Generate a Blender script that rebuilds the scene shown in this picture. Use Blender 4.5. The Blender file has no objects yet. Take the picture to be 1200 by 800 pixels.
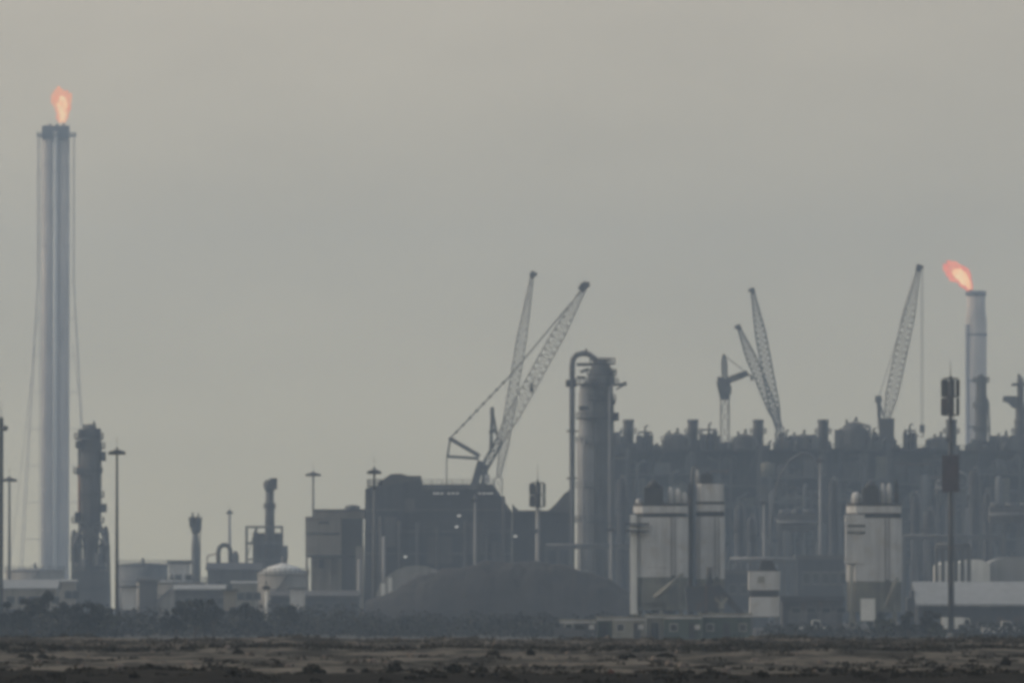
import bpy, math, random
from mathutils import Vector, Matrix
from mathutils import noise as mnoise

R = math.radians
scene = bpy.context.scene
col = scene.collection
rnd = random.Random(7)

# ------------------------------------------------------------------ camera geometry
F = 11448.0            # focal length in photo pixels (1200 wide): a 6 degree telephoto view
CAM_H = 5.0
TILT = math.atan(305.0 / F)
CA, SA = math.cos(TILT), math.sin(TILT)


class View:
    """Metres at a given distance: x(px), z(py), s = metres per photo pixel."""
    def __init__(self, D):
        self.D = D
        self.s = D / F

    def x(self, px):
        v = -0.017
        return D_(self.D, v) * (px - 600.0) / F

    def z(self, py):
        v = (400.0 - py) / F
        return CAM_H + D_(self.D, v) * (v * CA + SA)

    def p(self, px, py, dy=0.0):
        return Vector((self.x(px), self.D + dy, self.z(py)))


def D_(D, v):
    return D / (CA - v * SA)


# ------------------------------------------------------------------ mesh builder
def chamfer(xc, yc, hx, hy, c):
    return [(xc - hx + c, yc - hy), (xc + hx - c, yc - hy), (xc + hx, yc - hy + c), (xc + hx, yc + hy - c), (xc + hx - c, yc + hy), (xc - hx + c, yc + hy), (xc - hx, yc + hy - c), (xc - hx, yc - hy + c)]


class MB:
    def __init__(self):
        self.v, self.f, self.sm = [], [], []

    def _add(self, vs, fs, smooth=False):
        n = len(self.v)
        self.v.extend([tuple(p) for p in vs])
        for f in fs:
            self.f.append([i + n for i in f])
            self.sm.append(smooth)
        return self

    def box(self, x0, x1, y0, y1, z0, z1):
        vs = [(x0, y0, z0), (x1, y0, z0), (x1, y1, z0), (x0, y1, z0), (x0, y0, z1), (x1, y0, z1), (x1, y1, z1), (x0, y1, z1)]
        return self._add(vs, [(0, 3, 2, 1), (4, 5, 6, 7), (0, 1, 5, 4), (1, 2, 6, 5), (2, 3, 7, 6), (3, 0, 4, 7)])

    def bar(self, p, q, w, h=None):
        p, q = Vector(p), Vector(q)
        d = q - p
        if d.length < 1e-6:
            return self
        d.normalize()
        up = Vector((0, 0, 1)) if abs(d.z) < 0.98 else Vector((0, 1, 0))
        a = d.cross(up).normalized() * (w / 2)
        b = a.cross(d).normalized() * ((h or w) / 2)
        vs = [p - a - b, p + a - b, p + a + b, p - a + b, q - a - b, q + a - b, q + a + b, q - a + b]
        return self._add(vs, [(0, 3, 2, 1), (4, 5, 6, 7), (0, 1, 5, 4), (1, 2, 6, 5), (2, 3, 7, 6), (3, 0, 4, 7)])

    def cyl(self, p, q, r0, r1=None, n=12):
        return self.tube([p, q], [r0, r0 if r1 is None else r1], n)

    def tube(self, pts, r, n=8):
        pts = [Vector(p) for p in pts]
        m = len(pts)
        rs = r if isinstance(r, (list, tuple)) else [r] * m
        ref = None
        rings = []
        for i in range(m):
            d = (pts[min(i + 1, m - 1)] - pts[max(i - 1, 0)]).normalized()
            if ref is None:
                ref = Vector((0, 1, 0)) if abs(d.y) < 0.9 else Vector((1, 0, 0))
            a = (ref - d * ref.dot(d)).normalized()
            b = d.cross(a)
            ref = a
            rings.append([pts[i] + (a * math.cos(2 * math.pi * k / n) + b * math.sin(2 * math.pi * k / n)) * rs[i] for k in range(n)])
        vs = [p for ring in rings for p in ring]
        fs = []
        for i in range(m - 1):
            for k in range(n):
                fs.append((i * n + k, i * n + (k + 1) % n, (i + 1) * n + (k + 1) % n, (i + 1) * n + k))
        self._add(vs, fs, True)
        b0 = len(self.v) - len(vs)
        self.f.append([b0 + k for k in range(n)][::-1]); self.sm.append(False)
        self.f.append([b0 + (m - 1) * n + k for k in range(n)]); self.sm.append(False)
        return self

    def lathe(self, cx, cy, prof, n=20):
        vs = []
        for r, z in prof:
            r = max(r, 0.001)
            vs += [(cx + r * math.cos(2 * math.pi * k / n), cy + r * math.sin(2 * math.pi * k / n), z) for k in range(n)]
        m = len(prof)
        fs = []
        for i in range(m - 1):
            for k in range(n):
                fs.append((i * n + k, i * n + (k + 1) % n, (i + 1) * n + (k + 1) % n, (i + 1) * n + k))
        self._add(vs, fs, True)
        b0 = len(self.v) - len(vs)
        self.f.append([b0 + k for k in range(n)][::-1]); self.sm.append(False)
        self.f.append([b0 + (m - 1) * n + k for k in range(n)]); self.sm.append(False)
        return self

    def stack(self, plan, z0, z1):
        n = len(plan)
        vs = [(x, y, z0) for x, y in plan] + [(x, y, z1) for x, y in plan]
        return self._add(vs, [tuple(range(n))[::-1], tuple(range(n, 2 * n))] + [(i, (i + 1) % n, n + (i + 1) % n, n + i) for i in range(n)])

    def prism(self, pts, y0, y1):
        """pts: (x, z) outline, counter-clockwise seen from -y."""
        n = len(pts)
        vs = [(x, y0, z) for x, z in pts] + [(x, y1, z) for x, z in pts]
        fs = [tuple(range(n)), tuple(range(2 * n - 1, n - 1, -1))]
        for i in range(n):
            j = (i + 1) % n
            fs.append((i, i + n, j + n, j))
        return self._add(vs, fs)

    def truss(self, p, q, w, n, t, ends=(0.35, 0.25), d=None):
        """Four-chord lattice from p to q, w wide in its middle and tapering at both ends."""
        p, q = Vector(p), Vector(q)
        ax = (q - p).normalized()
        side = Vector((0, 1, 0))
        if abs(ax.y) > 0.8:
            side = Vector((1, 0, 0))
        a = (side - ax * side.dot(ax)).normalized()
        b = ax.cross(a)
        d = d or w

        def sec(u):
            k = 1.0
            if u < 0.18:
                k = ends[0] + (1 - ends[0]) * u / 0.18
            if u > 0.7:
                k = 1 + (ends[1] - 1) * (u - 0.7) / 0.3
            c = p.lerp(q, u)
            return [c + a * (sa * d * k / 2) + b * (sb * w * k / 2) for sa, sb in ((-1, -1), (-1, 1), (1, 1), (1, -1))]
        secs = [sec(i / n) for i in range(n + 1)]
        for i in range(n):
            for k in range(4):
                self.bar(secs[i][k], secs[i + 1][k], t)
                k2 = (k + 1) % 4
                if i % 2:
                    self.bar(secs[i][k], secs[i + 1][k2], t * 0.6)
                else:
                    self.bar(secs[i][k2], secs[i + 1][k], t * 0.6)
                self.bar(secs[i + 1][k], secs[i + 1][k2], t * 0.55)
        return self

    def railing(self, pts, h=1.1, t=0.1, closed=False):
        pts = [Vector(p) for p in pts]
        if closed:
            pts.append(pts[0])
        for p, q in zip(pts, pts[1:]):
            for k in (0.5, 1.0):
                self.bar(p + Vector((0, 0, h * k)), q + Vector((0, 0, h * k)), t)
            m = max(1, int((q - p).length / 2.0))
            for i in range(m + 1):
                c = p.lerp(q, i / m)
                self.bar(c, c + Vector((0, 0, h)), t)
        return self

    def ring_deck(self, cx, cy, z, r, t=0.25, n=18, rail=True, a0=0, a1=360):
        pr = [(cx + r * math.cos(R(a0 + (a1 - a0) * k / n)), cy + r * math.sin(R(a0 + (a1 - a0) * k / n))) for k in range(n + 1)]
        vs = [(cx, cy, z), (cx, cy, z + t)]
        for x, y in pr:
            vs += [(x, y, z), (x, y, z + t)]
        fs = []
        for k in range(n):
            a, b = 2 + 2 * k, 4 + 2 * k
            fs += [(0, b, a), (1, a + 1, b + 1), (a, b, b + 1, a + 1)]
        self._add(vs, fs)
        if rail:
            self.railing([(x, y, z + t) for x, y in pr], 1.1, 0.12)
        return self

    def leaf(self, c, s, rg):
        n = Vector((rg.gauss(0, 1), rg.gauss(0, 1), rg.gauss(0, 1) + 0.4))
        if n.length < 1e-3:
            n = Vector((0, 0, 1))
        n.normalize()
        a = n.orthogonal().normalized()
        a = Matrix.Rotation(rg.uniform(0, 6.28), 3, n) @ a
        b = n.cross(a)
        a, b = a * s, b * s * rg.uniform(0.4, 0.8)
        c = Vector(c)
        return self._add([c - a, c - b * 0.9, c + a, c + b], [(0, 1, 2, 3)])


BASE = {}


def make(name, mb, mat, base):
    me = bpy.data.meshes.new(name)
    bx, by, bz = base
    me.from_pydata([(x - bx, y - by, z - bz) for x, y, z in mb.v], [], mb.f)
    me.polygons.foreach_set("use_smooth", mb.sm)
    me.update()
    ob = bpy.data.objects.new(name, me)
    col.objects.link(ob)
    me.materials.append(mat)
    return ob


def tag(o, label, cat, group=None):
    o["label"] = label
    o["category"] = cat
    if group:
        o["group"] = group
    return o


def thing(name, label, cat, base, group=None):
    o = bpy.data.objects.new(name, None)
    o.empty_display_size = 1.0
    col.objects.link(o)
    o.location = base
    BASE[o] = tuple(base)
    return tag(o, label, cat, group)


def part(name, mb, mat, parent, label=None):
    b = BASE[parent]
    o = make(name, mb, mat, b)
    o.parent = parent
    BASE[o] = b
    if label:
        o["label"] = label
    return o


def solo(name, mb, mat, label, cat, base, group=None):
    o = make(name, mb, mat, base)
    o.location = base
    BASE[o] = tuple(base)
    return tag(o, label, cat, group)


def dup(root, dx, dy, label, dz=0.0):
    r = root.copy(); col.objects.link(r)
    r.location = (root.location.x + dx, root.location.y + dy, root.location.z + dz)
    r["label"] = label
    for ch in list(root.children):
        c = ch.copy(); col.objects.link(c); c.parent = r
        for g in list(ch.children):
            e = g.copy(); col.objects.link(e); e.parent = c
    return r


def structure(name, mb, mat, base=(0, 0, 0)):
    o = make(name, mb, mat, base)
    o.location = base
    o["kind"] = "structure"
    return o


# ------------------------------------------------------------------ materials
def mat(name, rgb, rough=0.75, metal=0.0, scale=0.25, amt=0.25, streak=0.25, rust=None, rib=0.0, ribaxis=0):
    m = bpy.data.materials.new(name)
    m.use_nodes = True
    nt = m.node_tree
    N, L = nt.nodes, nt.links
    bs = N["Principled BSDF"]
    bs.inputs["Roughness"].default_value = rough
    bs.inputs["Metallic"].default_value = metal
    tc = N.new("ShaderNodeTexCoord")
    n1 = N.new("ShaderNodeTexNoise"); n1.inputs["Scale"].default_value = scale; n1.inputs["Detail"].default_value = 6
    L.new(tc.outputs["Object"], n1.inputs["Vector"])
    mp = N.new("ShaderNodeMapping"); mp.inputs["Scale"].default_value = (0.9, 0.9, 0.06)
    L.new(tc.outputs["Object"], mp.inputs["Vector"])
    n2 = N.new("ShaderNodeTexNoise"); n2.inputs["Scale"].default_value = 1.0; n2.inputs["Detail"].default_value = 5
    L.new(mp.outputs["Vector"], n2.inputs["Vector"])
    r1 = N.new("ShaderNodeMapRange"); r1.inputs["From Min"].default_value = 0.3; r1.inputs["From Max"].default_value = 0.7
    r1.inputs["To Min"].default_value = 1 - amt; r1.inputs["To Max"].default_value = 1 + amt * 0.6
    L.new(n1.outputs["Fac"], r1.inputs["Value"])
    r2 = N.new("ShaderNodeMapRange"); r2.inputs["From Min"].default_value = 0.45; r2.inputs["From Max"].default_value = 0.72
    r2.inputs["To Min"].default_value = 1.0; r2.inputs["To Max"].default_value = 1 - streak
    L.new(n2.outputs["Fac"], r2.inputs["Value"])
    mu = N.new("ShaderNodeMath"); mu.operation = "MULTIPLY"
    L.new(r1.outputs["Result"], mu.inputs[0]); L.new(r2.outputs["Result"], mu.inputs[1])
    vm = N.new("ShaderNodeVectorMath"); vm.operation = "SCALE"
    vm.inputs[0].default_value = rgb
    L.new(mu.outputs[0], vm.inputs["Scale"])
    out = vm.outputs["Vector"]
    if rust:
        n3 = N.new("ShaderNodeTexNoise"); n3.inputs["Scale"].default_value = scale * 2.3; n3.inputs["Detail"].default_value = 8
        L.new(tc.outputs["Object"], n3.inputs["Vector"])
        r3 = N.new("ShaderNodeMapRange"); r3.inputs["From Min"].default_value = 0.52; r3.inputs["From Max"].default_value = 0.66
        L.new(n3.outputs["Fac"], r3.inputs["Value"])
        mx = N.new("ShaderNodeMix"); mx.data_type = "RGBA"
        L.new(r3.outputs["Result"], mx.inputs["Factor"])
        L.new(out, mx.inputs["A"]); mx.inputs["B"].default_value = (*rust, 1)
        out = mx.outputs["Result"]
    L.new(out, bs.inputs["Base Color"])
    if rib:
        wv = N.new("ShaderNodeTexWave"); wv.bands_direction = "XYZ"[ribaxis]; wv.inputs["Scale"].default_value = rib
        L.new(tc.outputs["Object"], wv.inputs["Vector"])
        bp = N.new("ShaderNodeBump"); bp.inputs["Strength"].default_value = 0.6; bp.inputs["Distance"].default_value = 0.15
        L.new(wv.outputs["Fac"], bp.inputs["Height"])
        L.new(bp.outputs["Normal"], bs.inputs["Normal"])
    return m


M = dict(
    dark=mat("dark_steel", (0.045, 0.048, 0.055), 0.7, 0.0, 0.2, 0.3, 0.3, rust=(0.07, 0.045, 0.03)),
    steel=mat("galvanised_steel", (0.14, 0.145, 0.155), 0.65, 0.0, 0.3, 0.25, 0.3),
    grey=mat("grey_paint", (0.12, 0.125, 0.135), 0.75, 0.0, 0.15, 0.3, 0.35),
    clad=mat("slate_cladding", (0.06, 0.065, 0.078), 0.8, 0.0, 0.06, 0.3, 0.35, rib=1.2),
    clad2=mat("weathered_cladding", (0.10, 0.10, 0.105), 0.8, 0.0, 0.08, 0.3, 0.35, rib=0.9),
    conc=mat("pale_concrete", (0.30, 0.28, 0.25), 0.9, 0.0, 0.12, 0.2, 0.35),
    white=mat("white_silo_paint", (0.62, 0.62, 0.62), 0.85, 0.0, 0.2, 0.15, 0.3, rust=(0.50, 0.48, 0.45)),
    white2=mat("clean_white_paint", (0.80, 0.80, 0.77), 0.5, 0.0, 0.3, 0.12, 0.2),
    silver=mat("vessel_insulation", (0.30, 0.30, 0.305), 0.6, 0.0, 0.12, 0.2, 0.3),
    flare=mat("flare_pipe_paint", (0.66, 0.595, 0.53), 0.7, 0.0, 0.05, 0.2, 0.3),
    crane=mat("crane_paint", (0.58, 0.56, 0.50), 0.6, 0.0, 0.3, 0.2, 0.2),
    cranedk=mat("crane_machinery", (0.07, 0.07, 0.075), 0.7, 0.0, 0.3, 0.3, 0.2),
    orange=mat("faded_orange_paint", (0.33, 0.13, 0.06), 0.7, 0.0, 0.3, 0.25, 0.3),
    green=mat("green_cabin_paint", (0.10, 0.135, 0.115), 0.7, 0.0, 0.25, 0.3, 0.3, rib=3.0),
    cream=mat("cream_cabin_paint", (0.30, 0.29, 0.25), 0.7, 0.0, 0.25, 0.3, 0.4),
    glass=mat("window_glass", (0.02, 0.024, 0.028), 0.12, 0.0, 0.5, 0.1, 0.0),
    roof=mat("pale_metal_roof", (0.33, 0.345, 0.36), 0.5, 0.1, 0.1, 0.15, 0.25, rib=1.6),
    skirt=mat("olive_grey_panel", (0.19, 0.19, 0.165), 0.85, 0.0, 0.25, 0.3, 0.4),
    redbox=mat("dull_red_box", (0.075, 0.045, 0.05), 0.85, 0.0, 0.5, 0.3, 0.3),
    rust=mat("rusty_steel", (0.12, 0.07, 0.045), 0.85, 0.0, 0.5, 0.35, 0.3),
    mound=mat("heaped_spoil", (0.019, 0.019, 0.021), 0.95, 0.0, 0.3, 0.6, 0.2),
    stone=mat("pale_rubble", (0.16, 0.14, 0.13), 0.9, 0.0, 0.5, 0.5, 0.1),
    bark=mat("bark", (0.07, 0.055, 0.04), 0.95, 0.0, 2.0, 0.3, 0.2),
    tyre=mat("rubber", (0.02, 0.02, 0.02), 0.9, 0.0, 2.0, 0.2, 0.0),
    rope=mat("wire_rope", (0.10, 0.10, 0.10), 0.6, 0.3, 1.0, 0.1, 0.0),
)


def leafmat(name, rgb):
    m = mat(name, rgb, 0.8, 0.0, 0.35, 0.45, 0.0)
    return m


M["leaf"] = leafmat("dusty_leaves", (0.024, 0.028, 0.021))
M["leaf2"] = leafmat("olive_leaves", (0.06, 0.065, 0.04))
M["leaf3"] = leafmat("dark_leaves", (0.014, 0.017, 0.015))
M["scrub"] = leafmat("dry_scrub", (0.05, 0.044, 0.036))
M["scrubdk"] = leafmat("dark_scrub", (0.016, 0.016, 0.013))


def emit(name, a, b, strength, scale, hole=0.0):
    m = bpy.data.materials.new(name); m.use_nodes = True
    nt = m.node_tree; N, L = nt.nodes, nt.links
    N.remove(N["Principled BSDF"])
    e = N.new("ShaderNodeEmission"); e.inputs["Strength"].default_value = strength
    tc = N.new("ShaderNodeTexCoord")
    n = N.new("ShaderNodeTexNoise"); n.inputs["Scale"].default_value = scale; n.inputs["Detail"].default_value = 5
    L.new(tc.outputs["Object"], n.inputs["Vector"])
    cr = N.new("ShaderNodeValToRGB")
    cr.color_ramp.elements[0].position = 0.35; cr.color_ramp.elements[0].color = (*a, 1)
    cr.color_ramp.elements[1].position = 0.65; cr.color_ramp.elements[1].color = (*b, 1)
    L.new(n.outputs["Fac"], cr.inputs["Fac"]); L.new(cr.outputs["Color"], e.inputs["Color"])
    o = N["Material Output"]
    if hole:
        tr = N.new("ShaderNodeBsdfTransparent"); mx = N.new("ShaderNodeMixShader")
        n2 = N.new("ShaderNodeTexNoise"); n2.inputs["Scale"].default_value = scale * 2.2; n2.inputs["Detail"].default_value = 4
        L.new(tc.outputs["Object"], n2.inputs["Vector"])
        mr = N.new("ShaderNodeMapRange"); mr.inputs["From Min"].default_value = 0.35; mr.inputs["From Max"].default_value = 0.6
        mr.inputs["To Min"].default_value = hole; mr.inputs["To Max"].default_value = 0.0
        L.new(n2.outputs["Fac"], mr.inputs["Value"]); L.new(mr.outputs["Result"], mx.inputs["Fac"])
        L.new(e.outputs[0], mx.inputs[1]); L.new(tr.outputs[0], mx.inputs[2]); L.new(mx.outputs[0], o.inputs["Surface"])
    else:
        L.new(e.outputs[0], o.inputs["Surface"])
    return m


M["flame"] = emit("flare_flame", (1.0, 0.32, 0.15), (1.0, 0.48, 0.25), 1.3, 0.25, 0.35)
M["flame_red"] = emit("flare_flame_red", (1.0, 0.20, 0.13), (1.0, 0.36, 0.22), 1.25, 0.25, 0.4)
M["flamecore"] = emit("flare_flame_core", (1.0, 0.48, 0.22), (1.0, 0.70, 0.38), 1.5, 0.3)
M["lamp"] = emit("lit_floodlight", (1.0, 0.95, 0.85), (1.0, 1.0, 0.95), 0.5, 1.0)


# ground
def ground_mat(name, ramp, scale, bump):
    m = bpy.data.materials.new(name); m.use_nodes = True
    nt = m.node_tree; N, L = nt.nodes, nt.links
    bs = N["Principled BSDF"]; bs.inputs["Roughness"].default_value = 0.95
    bs.inputs["Specular IOR Level"].default_value = 0.15
    tc = N.new("ShaderNodeTexCoord")
    mp = N.new("ShaderNodeMapping"); mp.inputs["Scale"].default_value = (1, 0.22, 1)
    L.new(tc.outputs["Object"], mp.inputs["Vector"])
    n1 = N.new("ShaderNodeTexNoise"); n1.inputs["Scale"].default_value = scale; n1.inputs["Detail"].default_value = 9; n1.inputs["Roughness"].default_value = 0.65
    L.new(mp.outputs["Vector"], n1.inputs["Vector"])
    cr = N.new("ShaderNodeValToRGB")
    els = cr.color_ramp.elements
    while len(els) < len(ramp):
        els.new(0.5)
    for e, (p, c) in zip(els, ramp):
        e.position = p; e.color = (*c, 1)
    L.new(n1.outputs["Fac"], cr.inputs["Fac"])
    n2 = N.new("ShaderNodeTexNoise"); n2.inputs["Scale"].default_value = 1.5; n2.inputs["Detail"].default_value = 8
    L.new(tc.outputs["Object"], n2.inputs["Vector"])
    mx = N.new("ShaderNodeMix"); mx.data_type = "RGBA"; mx.blend_type = "OVERLAY"; mx.inputs["Factor"].default_value = 0.55
    L.new(cr.outputs["Color"], mx.inputs["A"])
    L.new(n2.outputs["Fac"], mx.inputs["B"])
    L.new(mx.outputs["Result"], bs.inputs["Base Color"])
    bp = N.new("ShaderNodeBump"); bp.inputs["Strength"].default_value = bump; bp.inputs["Distance"].default_value = 0.4
    L.new(n2.outputs["Fac"], bp.inputs["Height"]); L.new(bp.outputs["Normal"], bs.inputs["Normal"])
    return m


M["plain"] = ground_mat("gravel_plain", [(0.3, (0.05, 0.047, 0.042)), (0.5, (0.08, 0.074, 0.065)), (0.7, (0.11, 0.10, 0.085))], 0.06, 0.6)
M["sand"] = ground_mat("dusty_sand", [(0.38, (0.016, 0.015, 0.013)), (0.47, (0.045, 0.041, 0.036)), (0.52, (0.11, 0.10, 0.086)), (0.66, (0.18, 0.164, 0.142))], 0.30, 0.9)
M["soil"] = ground_mat("dark_soil", [(0.3, (0.005, 0.0045, 0.004)), (0.55, (0.010, 0.009, 0.008)), (0.75, (0.024, 0.021, 0.018))], 0.25, 0.8)


# ------------------------------------------------------------------ sky, sun, haze, camera
SUN_EL, SUN_AZ = 24.0, -84.0     # azimuth measured from the view direction (+y), negative = left
w = bpy.data.worlds.new("World"); scene.world = w; w.use_nodes = True
nt = w.node_tree; N, L = nt.nodes, nt.links
bg = N["Background"]; bg.inputs["Strength"].default_value = 0.13
sky = N.new("ShaderNodeTexSky"); sky.sky_type = "NISHITA"; sky.sun_disc = False
sky.sun_elevation = R(SUN_EL); sky.sun_rotation = R(SUN_AZ)
sky.dust_density = 6.0; sky.air_density = 1.5; sky.altitude = 0
tc = N.new("ShaderNodeTexCoord")
sx = N.new("ShaderNodeSeparateXYZ"); L.new(tc.outputs["Generated"], sx.inputs[0])
veil = N.new("ShaderNodeMapRange"); veil.interpolation_type = "SMOOTHSTEP"
veil.inputs["From Min"].default_value = 0.01; veil.inputs["From Max"].default_value = 0.7
veil.inputs["To Min"].default_value = 1.0; veil.inputs["To Max"].default_value = 0.12
L.new(sx.outputs["Z"], veil.inputs["Value"])
nm = N.new("ShaderNodeMapping"); nm.inputs["Scale"].default_value = (1, 1, 2.6); L.new(tc.outputs["Generated"], nm.inputs["Vector"])
nz = N.new("ShaderNodeTexNoise"); nz.inputs["Scale"].default_value = 28.0; nz.inputs["Detail"].default_value = 3
L.new(nm.outputs["Vector"], nz.inputs["Vector"])
# dust-laden air: a little brighter towards the sun's side and with height
side = N.new("ShaderNodeMapRange"); side.inputs["From Min"].default_value = -0.055; side.inputs["From Max"].default_value = 0.055
side.inputs["To Min"].default_value = 1.07; side.inputs["To Max"].default_value = 0.95
L.new(sx.outputs["X"], side.inputs["Value"])
nzr = N.new("ShaderNodeMapRange"); nzr.inputs["From Min"].default_value = 0.3; nzr.inputs["From Max"].default_value = 0.7
nzr.inputs["To Min"].default_value = 0.95; nzr.inputs["To Max"].default_value = 1.05
L.new(nz.outputs["Fac"], nzr.inputs["Value"])
mm = N.new("ShaderNodeMath"); mm.operation = "MULTIPLY"
L.new(side.outputs["Result"], mm.inputs[0]); L.new(nzr.outputs["Result"], mm.inputs[1])
vs_ = N.new("ShaderNodeVectorMath"); vs_.operation = "SCALE"
VEIL = (5.12, 4.47, 3.40)
VEIL_LOW = (5.55, 4.7, 2.75)
vz = N.new("ShaderNodeMapRange"); vz.inputs["From Max"].default_value = 0.062
L.new(sx.outputs["Z"], vz.inputs["Value"])
vc = N.new("ShaderNodeMix"); vc.data_type = "RGBA"
vc.inputs["A"].default_value = (*VEIL_LOW, 1); vc.inputs["B"].default_value = (*VEIL, 1)
L.new(vz.outputs["Result"], vc.inputs["Factor"]); L.new(vc.outputs["Result"], vs_.inputs[0])
L.new(mm.outputs[0], vs_.inputs["Scale"])
mx = N.new("ShaderNodeMix"); mx.data_type = "RGBA"
L.new(veil.outputs["Result"], mx.inputs["Factor"])
L.new(sky.outputs["Color"], mx.inputs["A"]); L.new(vs_.outputs["Vector"], mx.inputs["B"])
L.new(mx.outputs["Result"], bg.inputs["Color"])

sun = bpy.data.lights.new("sun", "SUN"); sun.energy = 0.9; sun.angle = R(12); sun.color = (1.0, 0.93, 0.82)
so = bpy.data.objects.new("sun", sun); col.objects.link(so)
az, el = R(SUN_AZ), R(SUN_EL)
to_sun = Vector((math.sin(az) * math.cos(el), math.cos(az) * math.cos(el), math.sin(el)))
so.rotation_euler = to_sun.to_track_quat("Z", "Y").to_euler()
so.location = to_sun * 300

hz = MB().box(-5200, 5200, -400, 6600, -4.0, 255)
hm = bpy.data.materials.new("dusty_air"); hm.use_nodes = True
hn = hm.node_tree; hn.nodes.remove(hn.nodes["Principled BSDF"])
pv = hn.nodes.new("ShaderNodeVolumePrincipled")
HAZE_D = 1.85e-4
pv.inputs["Density"].default_value = HAZE_D
pv.inputs["Color"].default_value = (0.58, 0.755, 1.0, 1)
pv.inputs["Anisotropy"].default_value = 0.0
hn.links.new(pv.outputs[0], hn.nodes["Material Output"].inputs["Volume"])
ho = make("haze", hz, hm, (0, 0, 0)); ho["kind"] = "stuff"

cam = bpy.data.cameras.new("camera"); cam.sensor_width = 36.0; cam.lens = 36.0 * F / 1200.0
cam.clip_start = 1.0; cam.clip_end = 30000
co = bpy.data.objects.new("camera", cam); col.objects.link(co)
co.location = (0, 0, CAM_H); co.rotation_euler = (math.pi / 2 + TILT, 0, 0)
scene.camera = co
scene.view_settings.view_transform = "Standard"
scene.view_settings.look = "None"
scene.view_settings.exposure = 0.0
scene.view_settings.gamma = 1.0
scene.cycles.use_denoising = True
scene.cycles.volume_bounces = 1
scene.cycles.max_bounces = 5
scene.cycles.diffuse_bounces = 2
scene.cycles.filter_width = 3.9

# ------------------------------------------------------------------ ground
structure("ground", MB().box(-5000, 5000, -300, 6400, -2.0, 0.0), M["plain"])


TERR = 2.5     # the sandy terrace in front stands this much above the plant's plain


def height(x, y):
    n = mnoise.noise(Vector((x * 0.14, y * 0.032, 3.1))) * 0.27 + mnoise.noise(Vector((x * 0.44, y * 0.1, 8.3))) * 0.1
    n += mnoise.noise(Vector((x * 1.4, y * 0.32, 1.7))) * 0.05
    k = min(1.0, max(0.0, (y - 268) / 25.0)) * min(1.0, max(0.0, (650 - y) / 30.0))
    e = min(1.0, max(0.0, (120 - abs(x)) / 30.0))
    ridge = 0.15 * math.exp(-((y - 467 - 7 * mnoise.noise(Vector((x * 0.06, 0, 0)))) / 7.0) ** 2)
    return 0.03 + (TERR + 0.12 + n + ridge) * k * e


def terrain(name, x0, x1, y0, y1, nx, ny, fn, m):
    mb = MB()
    vs = []
    for j in range(ny + 1):
        for i in range(nx + 1):
            x = x0 + (x1 - x0) * i / nx; y = y0 + (y1 - y0) * j / ny
            vs.append((x, y, fn(x, y)))
    fs = [(j * (nx + 1) + i, j * (nx + 1) + i + 1, (j + 1) * (nx + 1) + i + 1, (j + 1) * (nx + 1) + i) for j in range(ny) for i in range(nx)]
    mb._add(vs, fs, True)
    return structure(name, mb, m)


terrain("sand_flat", -120, 120, 262, 655, 300, 240, height, M["sand"])


def bank(x, y):
    c = (y - 258) / 26.0
    top = 3.12 + 0.13 * mnoise.noise(Vector((x * 0.22, 4.0, 0))) + 0.07 * mnoise.noise(Vector((x * 0.9, y * 0.1, 2.0)))
    if x < -7:
        top += 0.10
    return 0.02 + max(0.0, top * math.exp(-c * c) - 0.02)


terrain("earth_bank", -70, 70, 190, 330, 400, 60, bank, M["soil"])


# ------------------------------------------------------------------ foliage helpers
def crown_mb(cx, cy, z0, z1, r, rg, n, size):
    mb = MB()
    lobes = []
    for i in range(rg.randint(13, 19)):
        a = rg.uniform(0, 6.28); q = rg.uniform(0.1, 0.95) * r
        zz = z0 + (z1 - z0) * rg.uniform(0.1, 0.95) * (1 - .35 * (q / r) ** 2)
        lobes.append((cx + q * math.cos(a), cy + q * math.sin(a), zz, r * rg.uniform(0.16, 0.42)))
    for i in range(n):
        x, y, z, lr = rg.choice(lobes)
        d = Vector((rg.gauss(0, 1), rg.gauss(0, 1), rg.gauss(0, 1))).normalized() * lr * rg.uniform(0.45, 1.05) ** 0.6
        p = Vector((x, y, z)) + Vector((d.x, d.y, d.z * 0.75))
        if p.z < 0.3:
            p.z = 0.3 + rg.random() * 0.4
        mb.leaf(p, size * rg.uniform(0.6, 1.3), rg)
    return mb, lobes


def tree(px, D, top, wpx, label, m="leaf", name="tree", seed=0, group="trees by the plant fence", low=0.18):
    V = View(D); rg = random.Random(seed * 31 + int(px))
    x = V.x(px); h = V.z(top); r = wpx * V.s / 2
    root = thing(name, label, "tree", (x, D, 0), group)
    mb, lobes = crown_mb(x, D, h * low, h * 1.0, r, rg, int(900 + 260 * r * h / 3), 0.26)
    tr = MB()
    tr.tube([(x, D, 0), (x + 0.1, D, h * 0.25), (x - 0.1, D + 0.1, h * 0.55)], [0.22, 0.16, 0.08], 7)
    for lx, ly, lz, lr in lobes[:6]:
        tr.tube([(x, D, h * rg.uniform(0.15, 0.35)), (lx, ly, lz)], [0.1, 0.03], 5)
    part("trunk", tr, M["bark"], root)
    part("crown", mb, M[m], root)
    return root


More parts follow.
